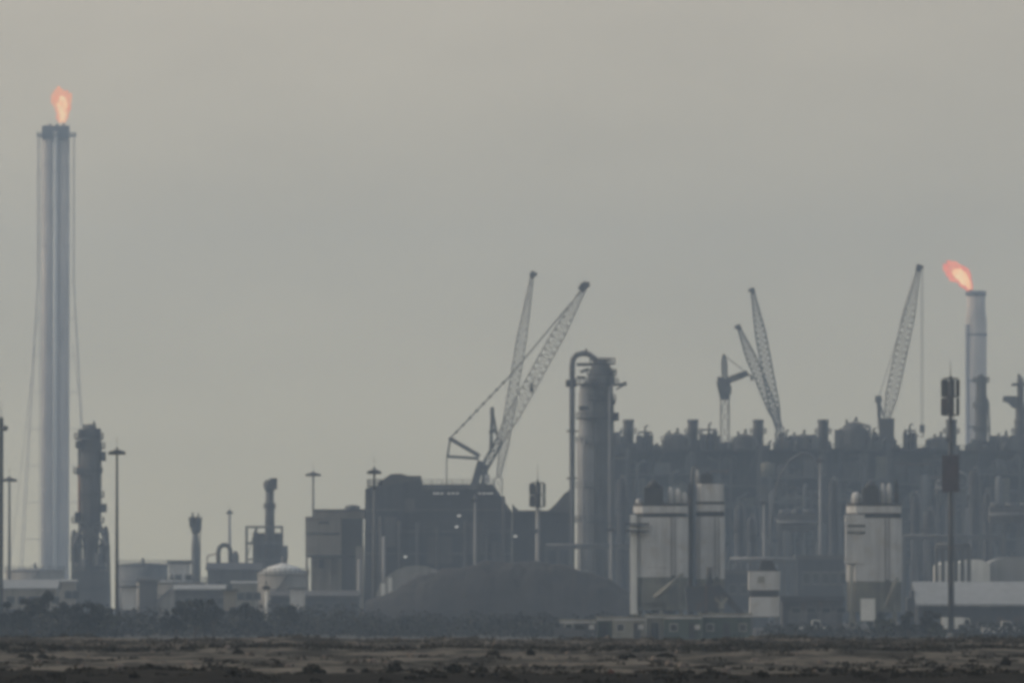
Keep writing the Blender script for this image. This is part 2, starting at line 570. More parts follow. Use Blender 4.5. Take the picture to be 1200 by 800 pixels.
# ------------------------------------------------------------------ flare stacks
def flame_mb(V, pts, dy=0.0, n=16, seed=1, flat=0.8):
    """pts: (px, py, half-width px) from the burner outwards; a lumpy tongue of fire swept along its own path."""
    fine = []
    for (a, b) in zip(pts, pts[1:]):
        for k in range(3):
            fine.append(tuple(a[i] + (b[i] - a[i]) * k / 3 for i in range(3)))
    fine.append(pts[-1])
    c = [V.p(a, b, dy) for a, b, _ in fine]
    mb = MB(); vs = []
    for i, (px, py, r) in enumerate(fine):
        d = (c[min(i + 1, len(c) - 1)] - c[max(i - 1, 0)]).normalized()
        a1 = Vector((0, 1, 0)); b1 = d.cross(a1)
        for k in range(n):
            a = 2 * math.pi * k / n
            j = 1 + 0.55 * mnoise.noise(Vector((math.cos(a) * 1.2, math.sin(a) * 1.2, i * 0.33 + seed * 5.0)))
            vs.append(c[i] + (b1 * math.cos(a) + a1 * flat * math.sin(a)) * r * V.s * j)
    m = len(fine)
    fs = [(i * n + k, i * n + (k + 1) % n, (i + 1) * n + (k + 1) % n, (i + 1) * n + k) for i in range(m - 1) for k in range(n)]
    fs += [tuple(range(n))[::-1], tuple(range((m - 1) * n, m * n))]
    mb._add(vs, fs, True)
    return mb


def tall_flare():
    V = View(4600); D = 4600
    x = V.x(64.5); s = V.s
    t = thing("flare_stack", "tall flare stack of paired grey pipes inside a guyed lattice derrick", "flare stack", (x, D, 0), "gas flare stacks")
    zt = V.z(147)
    for (cx, r, dy) in ((55.6, 7.2, 0), (73.6, 7.4, 1.5)):
        mb = MB().lathe(V.x(cx), D + dy, [(r * s * 1.0, 0), (r * s, zt * 0.5), (r * s, zt)], 24)
        for k in range(1, 12):
            zz = zt * k / 12
            mb.lathe(V.x(cx), D + dy, [(r * s, zz), (r * s * 1.05, zz + 0.1), (r * s * 1.05, zz + 0.5), (r * s, zz + 0.6)], 24)
        part("riser", mb, M["flare"], t)
    part("riser", MB().lathe(V.x(64.7), D - 2.9, [(2.6 * s, 0), (2.6 * s, zt - 3)], 16), M["white2"], t, "slim pale riser between the two wide ones")
    part("riser", MB().lathe(V.x(64.7), D + 4, [(5.0 * s, 0), (5.0 * s, zt - 1)], 16), M["flare"], t)
    cap = MB()
    cap.box(V.x(49), V.x(80.5), D - 3.2, D + 4.6, V.z(163), V.z(148))
    part("wind_shield", cap, M["grey"], t)
    for cx in (58, 66, 74):
        part("burner_tip", MB().cyl((V.x(cx), D, V.z(148)), (V.x(cx), D, V.z(145)), 1.6 * s, 1.3 * s, 10), M["dark"], t)
    pl = MB().box(V.x(43), V.x(88), D - 4.5, D + 6, V.z(160), V.z(159))
    pl.railing([(V.x(43), D - 4.5, V.z(159)), (V.x(88), D - 4.5, V.z(159)), (V.x(88), D + 6, V.z(159)), (V.x(43), D + 6, V.z(159))], 1.3, 0.2, True)
    part("platform", pl, M["steel"], t)
    # derrick: legs straight at the top, splayed towards the ground
    def lx(sgn, z):
        half = 21.0 if z > V.z(330) else 21.0 + 22.0 * (V.z(330) - z) / V.z(330)
        return V.x(65 + sgn * half)
    def ly(sgn, z):
        half = 6.0 if z > V.z(330) else 6.0 + 8 * (V.z(330) - z) / V.z(330)
        return D + 1 + sgn * half
    zs = [V.z(159) * k / 26 for k in range(27)]
    for sx_ in (-1, 1):
        for sy_ in (-1, 1):
            mb = MB()
            for a, b in zip(zs, zs[1:]):
                mb.bar((lx(sx_, a), ly(sy_, a), a), (lx(sx_, b), ly(sy_, b), b), 0.27)
            part("derrick_leg", mb, M["flare"], t)
    br = MB()
    for i, (a, b) in enumerate(zip(zs, zs[1:])):
        for sx_ in (-1, 1):
            br.bar((lx(sx_, a), ly(-1, a), a), (lx(sx_, b), ly(1, b), b), 0.12)
        if i % 2 == 0:
            for sy_ in (-1, 1):
                br.bar((lx(-1, a), ly(sy_, a), a), (lx(1, a), ly(sy_, a), a), 0.16)
    part("bracing", br, M["flare"], t)
    ld = MB()
    for o in (-0.4, 0.4):
        ld.bar((V.x(47.5) + o, D - 5, 0), (V.x(47.5) + o, D - 5, V.z(160)), 0.18)
    part("ladder", ld, M["steel"], t)
    gx = MB()
    for q, dz in ((-60, 0.62), (58, 0.55)):
        gx.bar((V.x(65 + (-20 if q < 0 else 20)), D, zt * dz), (V.x(65 + q), D + 6, 0), 0.16)
    part("guy_wire", gx, M["rope"], t)
    # flame
    f = thing("flame", "upright pinkish orange gas flame above the tall derrick flare stack", "flame", (V.x(70), D, V.z(143)), "gas flames")
    part("flame_body", flame_mb(V, [(72, 144, 4.0), (72, 138, 6.5), (73, 131, 7.5), (72.5, 124, 8.3), (71, 117, 9.5), (69.5, 112, 8.8), (68, 108, 6.0), (69, 104, 2.0)], seed=2), M["flame"], f)
    part("flame_tongue", flame_mb(V, [(68, 126, 3), (64.5, 119, 5), (62.5, 113, 3.8), (61.5, 109, 1.0)], seed=3), M["flame"], f)
    part("flame_tongue", flame_mb(V, [(72, 114, 3), (71, 108, 3.6), (68.5, 104, 2.4), (66.5, 101.5, .6)], dy=-1.5, seed=8), M["flame"], f)
    part("flame_tongue", flame_mb(V, [(74, 113, 3), (77, 108.5, 2.6), (80, 106.5, .6)], dy=-1.0, seed=9), M["flame"], f)
    part("flame_tongue", flame_mb(V, [(76, 128, 3), (79, 120, 4), (81.5, 114, 3.0), (83, 109, 0.8)], seed=4), M["flame"], f)
    part("flame_core", flame_mb(V, [(72.5, 143, 2.6), (73, 134, 5.0), (73, 126, 5.6), (73, 119, 5.0), (71, 113, 1.8)], dy=-3.4, seed=6), M["flamecore"], f)


tall_flare()


def short_flare():
    D = 4300; V = View(D); s = V.s
    t = thing("flare_stack", "shorter pale flare stack rising behind the processing plant and crawler cranes", "flare stack", (V.x(1144), D, 0), "gas flare stacks")
    part("stack_shell", MB().lathe(V.x(1144), D, [(12.5 * s, 0), (12.5 * s, V.z(372)), (11 * s, V.z(368)), (11 * s, V.z(343))], 28), M["flare"], t)
    part("rim", MB().lathe(V.x(1144), D, [(11 * s, V.z(347)), (12 * s, V.z(346)), (12 * s, V.z(341)), (10.4 * s, V.z(341))], 28), M["grey"], t)
    for k in range(6):
        z = V.z(372) * (k + 1) / 6.4
        mb = MB().lathe(V.x(1144), D, [(12.5 * s, z), (13.2 * s, z + .2), (13.2 * s, z + .9), (12.5 * s, z + 1.1)], 28)
        part("stiffener", mb, M["grey"], t)
    part("side_riser", MB().lathe(V.x(1133), D - 3, [(2.2 * s, 0), (2.2 * s, V.z(380))], 14), M["silver"], t)
    bt = MB().cyl((V.x(1138), D, V.z(344)), (V.x(1137.5), D, V.z(339)), 2.4 * s, 2.0 * s, 10)
    part("burner_tip", bt, M["dark"], t)
    f = thing("flame", "orange gas flame blown sideways over the shorter flare stack", "flame", (V.x(1137), D, V.z(341)), "gas flames")
    part("flame_body", flame_mb(V, [(1137, 341, 2.5), (1135.5, 335, 5.5), (1131.5, 328, 8.5), (1126, 322.5, 10.5), (1119.5, 319, 10.5), (1113.5, 316, 8.5), (1109, 312.5, 5.0), (1106, 309, 1)], seed=11), M["flame_red"], f)
    part("flame_tongue", flame_mb(V, [(1126, 317, 4), (1119, 311, 4.5), (1113, 308, 2.6), (1109, 305.5, .6)], dy=-1.0, seed=16), M["flame_red"], f)
    part("flame_tongue", flame_mb(V, [(1122, 324, 4), (1114, 323.5, 3), (1108, 321, .8)], dy=-1.0, seed=17), M["flame_red"], f)
    part("flame_core", flame_mb(V, [(1136.5, 339, 1.5), (1134, 333, 4.0), (1129.5, 326, 6.0), (1123, 321.5, 6.0), (1116, 318, 2.2)], dy=-4.2, seed=13), M["flamecore"], f)


short_flare()


# ------------------------------------------------------------------ masts and towers
def mast_light(px, top, D, label, head=9.0, ring2=None, r=0.32, lamps=6, m="grey"):
    V = View(D); x = V.x(px); zt = V.z(top); s = V.s
    t = thing("high_mast_light", label, "mast light", (x, D, 0), "high mast lights")
    part("pole", MB().lathe(x, D, [(r * 1.25, 0), (r, zt * .5), (r * .65, zt)], 10), M[m], t)
    part("base_plinth", MB().box(x - .8, x + .8, D - .8, D + .8, 0, .6), M["conc"], t)
    hr = head * s * .76
    hd = MB().lathe(x, D, [(r * .7, zt - .9), (hr * .5, zt - .5), (hr * .55, zt - .2), (r * .9, zt), (0.05, zt + .5)], 16)
    hd.lathe(x, D, [(hr * .95, zt - .55), (hr, zt - .5), (hr, zt - .3), (hr * .95, zt - .25)], 18)
    for k in range(lamps):
        a = 2 * math.pi * k / lamps
        hd.bar((x, D, zt - .35), (x + hr * math.cos(a), D + hr * math.sin(a), zt - .4), 0.16)
    part("head_frame", hd, M["grey"], t)
    for k in range(lamps):
        a = 2 * math.pi * k / lamps + 0.2
        cx, cy = x + hr * math.cos(a), D + hr * math.sin(a)
        part("floodlight", MB().box(cx - .32, cx + .32, cy - .32, cy + .32, zt - .95, zt - .45), M["dark"], t)
    part("finial", MB().cyl((x, D, zt + 1), (x, D, zt + 2.2), .07, .03, 6), M["steel"], t)
    if ring2:
        part("lower_ring", MB().ring_deck(x, D, V.z(ring2), hr * 1.25, .35), M["grey"], t)
    return t


mast_light(137, 526, 1650, "lone high mast light beside the blue-grey process column", 10.5, r=.27, m="dark")
mast_light(11, 559, 2100, "high mast light near the picture edge beside the mast without lamps", 9.5)
mast_light(367, 553, 2300, "high mast light standing behind the pale concrete building", 10.0)
mast_light(438.5, 549, 1760, "high mast light with a second ring at the dark building's corner", 8.5, ring2=571)
mast_light(556.5, 582, 1900, "slim pale high mast light in front of the dark building", 4.0, r=.26, lamps=4, m="silver")
mast_light(716, 616, 1850, "slim pale mast light at the foot of the distillation column", 3.5, r=.24, lamps=4, m="silver")
mast_light(961, 536, 2050, "pale mast light in front of the plant beside the arched duct", 3.5, r=.26, lamps=4, m="silver")
mast_light(895, 585, 2000, "pale mast light above the small white hopper", 3.5, r=.26, lamps=4, m="silver")
mast_light(269, 598, 2900, "far pale mast light between the slim chimney and the framed boiler", 4.0, r=.55, lamps=4, m="silver")
mast_light(312, 683, 1480, "short white lamp pole before the blue shed and round tank", 2.5, r=.22, lamps=4, m="white2")


def lattice_pole():
    D = 1750; V = View(D); x = V.x(1.2); zt = V.z(489)
    t = thing("radio_mast", "thin dark radio mast cut by the picture edge", "mast", (x, D, 0))
    part("lattice", MB().truss((x, D, 0), (x, D, zt), .6, 40, .16, (1, 1)), M["dark"], t)
    part("whip_antenna", MB().cyl((x, D, zt), (x, D, zt + 3), .07, .03, 6), M["dark"], t)
    part("cable_run", MB().box(x - .25, x + .25, D + .32, D + .4, 0, zt), M["dark"], t)
    part("dish", MB().lathe(x + .7, D - .3, [(.1, V.z(505)), (.55, V.z(503)), (.55, V.z(500)), (.1, V.z(498))], 12), M["grey"], t)


lattice_pole()


def cell_tower(px, top, D, label, w, y0, y1, rows, second=None, r=.3, mp="dark"):
    V = View(D); x = V.x(px); s = V.s; zt = V.z(top)
    t = thing("antenna_tower", label, "antenna tower", (x, D, 0), "mobile phone antenna towers")
    part("pole", MB().lathe(x, D, [(r * 1.5, 0), (r, V.z(y1))], 12), M[mp], t)
    part("upper_pole", MB().lathe(x, D, [(r, V.z(y1)), (r * .7, zt)], 12), M["dark"], t)
    part("base_slab", MB().box(x - 1.4, x + 1.4, D - 1.4, D + 1.4, 0, .5), M["conc"], t)
    za, zb = V.z(y1), V.z(y0)
    R_ = w * s / 2
    fr = MB()
    for z in (za, (za + zb) / 2, zb):
        fr.lathe(x, D, [(R_ * .86, z), (R_ * .94, z + .03), (R_ * .94, z + .18), (R_ * .86, z + .2)], 16)
        for k in range(6):
            a = math.pi * k / 3
            fr.bar((x, D, z + .1), (x + R_ * .9 * math.cos(a), D + R_ * .9 * math.sin(a), z + .1), .12)
    part("centre_drum", MB().lathe(x, D, [(R_ * .45, za + .3), (R_ * .45, zb - .3)], 12), M["grey"], t)
    part("antenna_frame", fr, M["dark"], t)
    hh = (zb - za) / rows
    for j in range(rows):
        for k in range(7):
            a = math.pi * k / 3.5 + .35 + j * .2
            cx, cy = x + R_ * math.cos(a), D + R_ * math.sin(a)
            z0 = za + hh * j + .1
            part("panel_antenna", MB().bar((cx, cy, z0), (cx, cy, z0 + hh * .93), .42, .3), M["dark"], t)
    part("lightning_rod", MB().cyl((x, D, zt), (x, D, zt + 18 * s), .07, .03, 6), M["dark"], t)
    if second:
        a0, b0 = V.z(second[1]), V.z(second[0])
        for k in range(6):
            a = math.pi * k / 3
            cx, cy = x + second[2] * s / 2 * math.cos(a), D + second[2] * s / 2 * math.sin(a)
            part("panel_antenna", MB().bar((cx, cy, a0), (cx, cy, b0), .6, .4), M["redbox"], t)
        part("equipment_box", MB().box(x - .75, x + .75, D - .75, D + .75, a0 + .4, b0 - .4), M["redbox"], t)
    part("microwave_dish", MB().cyl((x - .3, D - .9, V.z(y1 + 28)), (x - .3, D - .5, V.z(y1 + 28)), .45, .3, 14), M["grey"], t)
    lad = MB()
    for o in (-.2, .2):
        lad.bar((x + r * 1.4 + .1, D + o, .5), (x + r * 1.4 + .1, D + o, V.z(y1)), .08)
    part("ladder", lad, M["dark"], t)
    return t


cell_tower(1114, 440, 1440, "tall dark antenna tower with two antenna clusters before the white roof", 19, 444, 487, 2, (533, 576, 15), r=.28)
cell_tower(630, 562, 1820, "antenna tower with one cluster and pale pole rising behind the mound", 17, 566, 594, 2, r=.34, mp="silver")


# ------------------------------------------------------------------ process columns, left and centre
def blue_column():
    D = 2300; V = View(D); s = V.s; x = V.x(106.5)
    t = thing("process_column", "blue-grey process column on a splayed lattice skirt beside the tall flare", "process column", (x, D, 0))
    part("shell", MB().lathe(x, D, [(9 * s, 0), (9 * s, V.z(640)), (11 * s, V.z(612)), (12.2 * s, V.z(608)), (12.6 * s, V.z(520)), (11.5 * s, V.z(514)), (6 * s, V.z(507)), (.1, V.z(506))], 26), M["clad2"], t)
    top = MB().ring_deck(V.x(104), D, V.z(515), 17 * s, .5)
    top.box(V.x(92), V.x(118), D - 2, D + 2, V.z(512), V.z(503))
    part("top_platform", top, M["grey"], t)
    part("relief_valve", MB().lathe(V.x(110), D, [(2 * s, V.z(503)), (2.2 * s, V.z(498)), (1 * s, V.z(494)), (.1, V.z(493))], 10).lathe(V.x(98), D, [(1.5 * s, V.z(503)), (.9 * s, V.z(497))], 8), M["dark"], t)
    for y, c, w_ in ((526, 107, 16), (555, 103, 17), (583, 107, 15), (613, 103, 19)):
        part("platform", MB().ring_deck(V.x(c), D, V.z(y), w_ * s, .4), M["grey"], t)
    for a, b, y0, y1 in ((89, 95, 525, 517), (90, 95, 556, 548), (119, 124, 540, 529), (88, 94, 612, 600), (119, 125, 600, 590), (112, 118, 513, 502), (94, 99, 513, 503)):
        part("equipment_box", MB().box(V.x(a), V.x(b), D - 3, D + 1, V.z(y0), V.z(y1)), M["clad"], t)
    part("upper_drum", MB().lathe(V.x(105), D, [(8 * s, V.z(508)), (8 * s, V.z(500)), (5 * s, V.z(497)), (.1, V.z(496.5))], 18), M["clad2"], t)
    part("downpipe", MB().tube([V.p(97, 505), V.p(92.5, 510), V.p(92.5, 560), V.p(93, 615), V.p(93, 690)], 1.5 * s, 10), M["grey"], t)
    part("pipe", MB().tube([V.p(93, 545, -2), V.p(93, 612, -2)], 1.0 * s, 8), M["orange"], t, "orange pipe run beside the downpipe")
    leg = MB()
    zt_, zm = V.z(612), V.z(640)
    for (ax, ay) in ((-1, -1), (1, -1), (1, 1), (-1, 1)):
        p0 = Vector((x + ax * 9 * s, D + ay * 9 * s, zt_)); p1 = Vector((x + ax * 20 * s, D + ay * 20 * s, zm)); p2 = Vector((x + ax * 22 * s, D + ay * 22 * s, 0))
        mb = MB(); mb.bar(p0, p1, 3 * s); mb.bar(p1, p2, 3 * s)
        part("leg", mb, M["grey"], t)
        leg.bar(p0, (x - ax * 20 * s, D + ay * 20 * s, zm), 1.2 * s)
        for zz in (V.z(640), V.z(665), V.z(690)):
            leg.bar((x - 21 * s, D + ay * 21 * s, zz), (x + 21 * s, D + ay * 21 * s, zz), 2.2 * s)
    for k in range(4):
        leg.cyl((x + (-12 + 8 * k) * s, D - 6 * s, 0), (x + (-12 + 8 * k) * s, D - 6 * s, V.z(625 + (k % 2) * 12)), 2.4 * s, n=10)
    for k, (cx, cy, yy) in enumerate(((-15, 3, 640), (14, 4, 632), (-7, -9, 655), (9, -9, 648), (17, -6, 668))):
        leg.cyl((x + cx * s, D + cy * s, 0), (x + cx * s, D + cy * s, V.z(yy)), 3.6 * s, n=12)
    part("base_frame", leg, M["grey"], t)
    part("base_house", MB().box(x - 20 * s, x + 21 * s, D - 14 * s, D + 14 * s, 0, V.z(668)), M["clad2"], t)
    for cx, yy in ((87, 622), (124, 618)):
        part("side_drum", MB().lathe(V.x(cx), D - 1, [(.1, V.z(660)), (4.2 * s, V.z(657)), (4.2 * s, V.z(yy + 8)), (2.5 * s, V.z(yy)), (.1, V.z(yy - 2))], 14), M["clad2"], t)


blue_column()


def distillation():
    D = 2200; V = View(D); s = V.s
    xc = V.x(698)
    t = thing("distillation_column", "massive ringed distillation column with gooseneck overhead pipe", "process column", (xc, D, 0))
    part("shell", MB().lathe(V.x(704.5), D, [(15 * s, 0), (15 * s, V.z(470)), (14 * s, V.z(462)), (14 * s, V.z(453)), (16.5 * s, V.z(447)), (16 * s, V.z(441)), (12.5 * s, V.z(432)), (10 * s, V.z(427)), (5 * s, V.z(422)), (.1, V.z(421))], 32), M["grey"], t)
    side = MB().lathe(V.x(687.5), D - 1.0, [(11.5 * s, 0), (11.5 * s, V.z(518)), (9.5 * s, V.z(512)), (9.5 * s, V.z(462)), (7.5 * s, V.z(452)), (3 * s, V.z(447)), (.1, V.z(446))], 28)
    part("side_vessel", side, M["silver"], t, "paler vessel welded to the dark main shell")
    dd = MB()
    for (a, b, c, e) in ((697, 716, 424, 421), (710, 721, 437, 434), (676, 686, 444, 441), (678, 690, 480, 476), (700, 712, 466, 461), (711, 721, 474, 470)):
        dd = MB().box(V.x(a), V.x(b), D - 17 * s, D - 10 * s, V.z(c), V.z(e))
        part("valve_box", dd, M["dark"], t)
    for k, (y, a, w_) in enumerate(((427, 706, 15), (440, 705, 17.5), (451, 699, 26), (470, 702, 20), (491, 700, 25), (519, 698, 23), (572, 698, 23), (612, 698, 24))):
        part("platform", MB().ring_deck(V.x(a), D, V.z(y), w_ * s, .35), M["dark"] if k < 5 else M["grey"], t)
    part("davit_arm", MB().bar(V.p(715, 451), V.p(733, 450), 1.0, .6).bar(V.p(732.5, 452), V.p(732.5, 447), .7).bar(V.p(722, 456), V.p(731, 451), .4), M["dark"], t)
    part("davit_arm", MB().bar(V.p(712, 489), V.p(725, 488), 1.6, 1.8), M["dark"], t)
    pp = [V.p(670.5, 700), V.p(670.5, 600), V.p(670.5, 500), V.p(670.5, 430), V.p(671.5, 421), V.p(676, 415.5), V.p(683, 414), V.p(690, 415), V.p(697, 420), V.p(700, 427)]
    part("overhead_pipe", MB().tube(pp, 3.3 * s, 14), M["grey"], t)
    vb = MB()
    vb.cyl(V.p(687, 414), V.p(687, 408), 1.6 * s, 1.0 * s, 8)
    vb.bar(V.p(676, 427), V.p(697, 427), .7).bar(V.p(680, 436), V.p(690, 432), .6)
    vb.bar(V.p(663, 449), V.p(676, 449), 1.0, 1.6)
    part("pipe_support", vb, M["dark"], t)
    for y in (505, 560, 640):
        part("pipe_clamp", MB().box(V.x(664), V.x(682), D - .5, D + .5, V.z(y + 1), V.z(y - 1)), M["dark"], t)
    for cx, y0, r in ((683, 520, 1.4), (688, 575, 1.1), (714, 455, 1.6)):
        part("pipe", MB().tube([Vector((V.x(cx), D - 21.5 * s, 0)), Vector((V.x(cx), D - 21.5 * s, V.z(y0))), Vector((V.x(cx) + .8, D - 18 * s, V.z(y0 - 4)))], r * s, 8), M["silver"], t)
    lad = MB()
    for o in (-.35, .35):
        lad.bar((V.x(703) + o, D - 21.8 * s, 0), (V.x(703) + o, D - 21.8 * s, V.z(452)), .14)
    lad.box(V.x(703) - .4, V.x(703) + .4, D - 22.4 * s, D - 22.2 * s, V.z(600), V.z(560))
    part("ladder", lad, M["dark"], t)


distillation()


def small_left():
    # slim chimney with flared head
    D = 2500; V = View(D); s = V.s; x = V.x(229)
    t = thing("slim_chimney", "short slim chimney with a bulky cage head behind low white hut", "chimney", (x, D, 0))
    part("shaft", MB().lathe(x, D, [(5 * s, 0), (4.6 * s, V.z(640)), (3.2 * s, V.z(625))], 14), M["grey"], t)
    hd = MB().lathe(x, D, [(3.2 * s, V.z(626)), (5.5 * s, V.z(620)), (6.5 * s, V.z(612)), (6 * s, V.z(607)), (3 * s, V.z(606))], 14)
    hd.ring_deck(x, D, V.z(612), 7.5 * s, .3)
    hd.box(V.x(222), V.x(227), D - 1.5, D + 1, V.z(617), V.z(606)).box(V.x(231), V.x(236), D - 1, D + 1.5, V.z(621), V.z(609)).bar(V.p(226, 606), V.p(225.5, 600), .5).bar(V.p(232, 606), V.p(233, 601), .4)
    part("head_cage", hd, M["dark"], t)
    part("ladder", MB().bar((x + 5.6 * s, D, 0), (x + 5.4 * s, D, V.z(614)), .3), M["dark"], t)

    D = 2450; V = View(D); s = V.s
    t = thing("arched_conveyor_head", "small dark horseshoe-shaped pipe bend on the low roofs", "pipe bend", (V.x(263), D, 0))
    pts = [V.p(256, 665)] + [V.p(263 - 7 * math.cos(R(a)), 646 - 8 * math.sin(R(a))) for a in range(0, 181, 20)] + [V.p(271, 665)]
    part("pipe_bend", MB().tube(pts, 2.6 * s, 12), M["dark"], t)
    part("support", MB().box(V.x(254), V.x(258), D - 1, D + 1, 0, V.z(664)).box(V.x(269), V.x(273), D - 1, D + 1, 0, V.z(664)), M["grey"], t)
    part("side_beam", MB().bar(V.p(243, 651), V.p(256, 648), 1.4 * s).bar(V.p(243, 651), V.p(243, 668), 1.4 * s), M["rust"], t)
    part("counter_drum", MB().lathe(V.x(276), D, [(4 * s, 0), (4 * s, V.z(650)), (2 * s, V.z(646)), (.1, V.z(645))], 14), M["grey"], t)

    D = 2400; V = View(D); s = V.s
    t = thing("framed_boiler", "steel framed boiler with a tall capped chimney and open bays", "boiler", (V.x(312), D, 0))
    fr = MB()
    for px in (288.5, 300, 330):
        for dy in (0, 7):
            fr.bar((V.x(px), D + dy, 0), (V.x(px), D + dy, V.z(616)), 2.0 * s)
    for y in (617, 636, 655):
        for dy in (0, 7):
            fr.bar((V.x(288), D + dy, V.z(y)), (V.x(331), D + dy, V.z(y)), 2.2 * s)
    fr.bar(V.p(289, 655), V.p(300, 617), 1 * s)
    part("frame", fr, M["grey"], t)
    part("casing", MB().box(V.x(296), V.x(329), D + 1, D + 6.4, 0, V.z(624)), M["clad2"], t)
    part("hopper", MB().box(V.x(331), V.x(337), D, D + 4, V.z(656), V.z(639)).cyl((V.x(334), D + 2, 0), (V.x(334), D + 2, V.z(656)), .5, n=8), M["grey"], t)
    x = V.x(316)
    part("chimney_shaft", MB().lathe(x, D + 1, [(6.2 * s, V.z(655)), (5.5 * s, V.z(600)), (4.4 * s, V.z(570))], 18), M["clad2"], t)
    hd = MB().lathe(x, D + 1, [(4.4 * s, V.z(577)), (7.2 * s, V.z(570)), (7.6 * s, V.z(566)), (5 * s, V.z(562))], 16)
    hd.box(V.x(316), V.x(324.5), D - 1.5, D + 3, V.z(573), V.z(560))
    part("chimney_cap", hd, M["dark"], t)
    part("platform", MB().ring_deck(x, D + 1, V.z(596), 7 * s, .2), M["grey"], t)


small_left()


# ------------------------------------------------------------------ tanks and low buildings on the left
def tank(px0, px1, top, D, label, m="white", roofm="grey", dome=3.0):
    V = View(D); s = V.s; x = V.x((px0 + px1) / 2); r = (px1 - px0) * s / 2; zt = V.z(top)
    t = thing("storage_tank", label, "storage tank", (x, D, 0), "round storage tanks")
    sh = MB().lathe(x, D, [(r, 0), (r, zt)], 40)
    for k in (0.35, .7, .97):
        sh.lathe(x, D, [(r, zt * k), (r + .18, zt * k + .05), (r + .18, zt * k + .25), (r, zt * k + .3)], 40)
    part("shell", sh, M[m], t)
    part("roof", MB().lathe(x, D, [(r + .15, zt + .004), (r * .6, zt + dome * s * .6), (.1, zt + dome * s)], 40), M[roofm], t)
    rl = [(x + r * math.cos(R(a)), D + r * math.sin(R(a)), zt) for a in range(180, 361, 12)]
    part("handrail", MB().railing(rl, 1.1, .14), M["steel"], t)
    st = MB()
    for i in range(12):
        a0, a1 = R(210 + i * 6), R(210 + (i + 1) * 6)
        st.bar((x + (r + .6) * math.cos(a0), D + (r + .6) * math.sin(a0), zt * i / 12), (x + (r + .6) * math.cos(a1), D + (r + .6) * math.sin(a1), zt * (i + 1) / 12), .9, .25)
    part("stairway", st, M["steel"], t)
    part("vent", MB().cyl((x, D, zt + dome * s), (x, D, zt + dome * s + 1.3), .4, n=8), M["steel"], t)
    return t


tank(138, 197, 661, 2600, "wide dark grey storage tank right of the process column's skirt", "grey", "grey", 2)
tank(160, 242, 682, 2150, "broad pale tank low behind the dark trees and wide grey tank", "conc", "roof", 3)
tank(302, 362, 672, 2150, "pale round tank with bright roof before the framed boiler", "conc", "white2", 13)
tank(6, 76, 668, 2700, "long pale tank at the foot of the tall flare", "conc", "roof", 3)


def shed(name, px0, px1, eave, ridge, D, depth, label, cat, wm, rm, doors=0, wins=0, group=None, pitch="gable"):
    V = View(D); x0, x1 = V.x(px0), V.x(px1); ze, zr = V.z(eave), V.z(ridge)
    t = thing(name, label, cat, ((x0 + x1) / 2, D, 0), group)
    part("wall", MB().box(x0, x1, D, D + depth, 0, ze), M[wm], t)
    rf = MB()
    o = .4
    if pitch == "gable":
        ym = D + depth / 2
        for (a, b) in ((D - o, ym), (D + depth + o, ym)):
            z0 = ze + .004
            rf._add([(x0 - o, a, z0), (x1 + o, a, z0), (x1 + o, b, zr), (x0 - o, b, zr), (x0 - o, a, z0 + .25), (x1 + o, a, z0 + .25), (x1 + o, b, zr + .25), (x0 - o, b, zr + .25)],
                    [(0, 3, 2, 1), (4, 5, 6, 7), (0, 1, 5, 4), (1, 2, 6, 5), (2, 3, 7, 6), (3, 0, 4, 7)])
    else:
        rf.box(x0 - o, x1 + o, D - o, D + depth + o, ze + .004, max(zr, ze + .3))
    part("roof", rf, M[rm], t)
    for i in range(doors):
        cx = x0 + (x1 - x0) * (i + .5) / doors
        dr = part("door", MB().box(cx - 1.6, cx + 1.6, D - .06, D - .005, .05, min(3.6, ze * .7)), M["grey"], t)
    for i in range(wins):
        cx = x0 + (x1 - x0) * (i + .5) / wins + 1.0
        wf = part("window", MB().box(cx - .8, cx + .8, D - .1, D - .004, ze * .62, ze * .82), M["steel"], t)
        part("pane", MB().box(cx - .65, cx + .65, D - .13, D - .104, ze * .645, ze * .795), M["glass"], wf)
    return t


shed("hut", 198, 222, 660, 656, 2300, 8, "small white flat-roofed hut at the foot of the slim chimney", "hut", "white", "grey", 1, 2, pitch="flat")
shed("shed", 243, 306, 668, 660, 2250, 14, "low blue-grey shed under the dark pipe bend", "shed", "clad2", "clad", 1, 4)
shed("annex_shed", 262, 276, 692, 690, 1500, 5, "narrow pale pump house standing among dark trees", "hut", "conc", "grey", 1, 0, pitch="flat")
shed("shed", 205, 262, 691, 686, 1900, 12, "long grey shed with ridged roof before the broad pale tank", "shed", "clad2", "roof", 2, 3)
shed("shed", 0, 66, 690, 680, 1900, 14, "pale shed behind the trees at the picture edge", "shed", "conc", "roof", 2, 5)
shed("shed", 318, 420, 699, 693, 1880, 12, "low dark shed at the foot of the pale concrete building", "shed", "clad", "clad2", 2, 5)


shed("container", 142, 160, 688, 687, 1780, 3, "pale freight container just past the lone high mast light", "container", "white", "grey", 1, 0, pitch="flat")
shed("container", 163, 184, 681, 680, 1990, 3, "grey freight container peeking over the broad pale tank's edge", "container", "clad2", "clad2", 1, 0, pitch="flat")
shed("hut", 272, 300, 684, 682, 1960, 6, "cream hut beside the pale round tank with bright roof", "hut", "cream", "roof", 1, 3)
shed("hut", 70, 88, 682, 680, 2000, 6, "pale hut against the process column's left leg", "hut", "conc", "roof", 1, 2)
shed("container", 340, 357, 690, 689, 1830, 3, "white freight container at the low dark shed's front", "container", "white", "grey", 1, 0, pitch="flat")


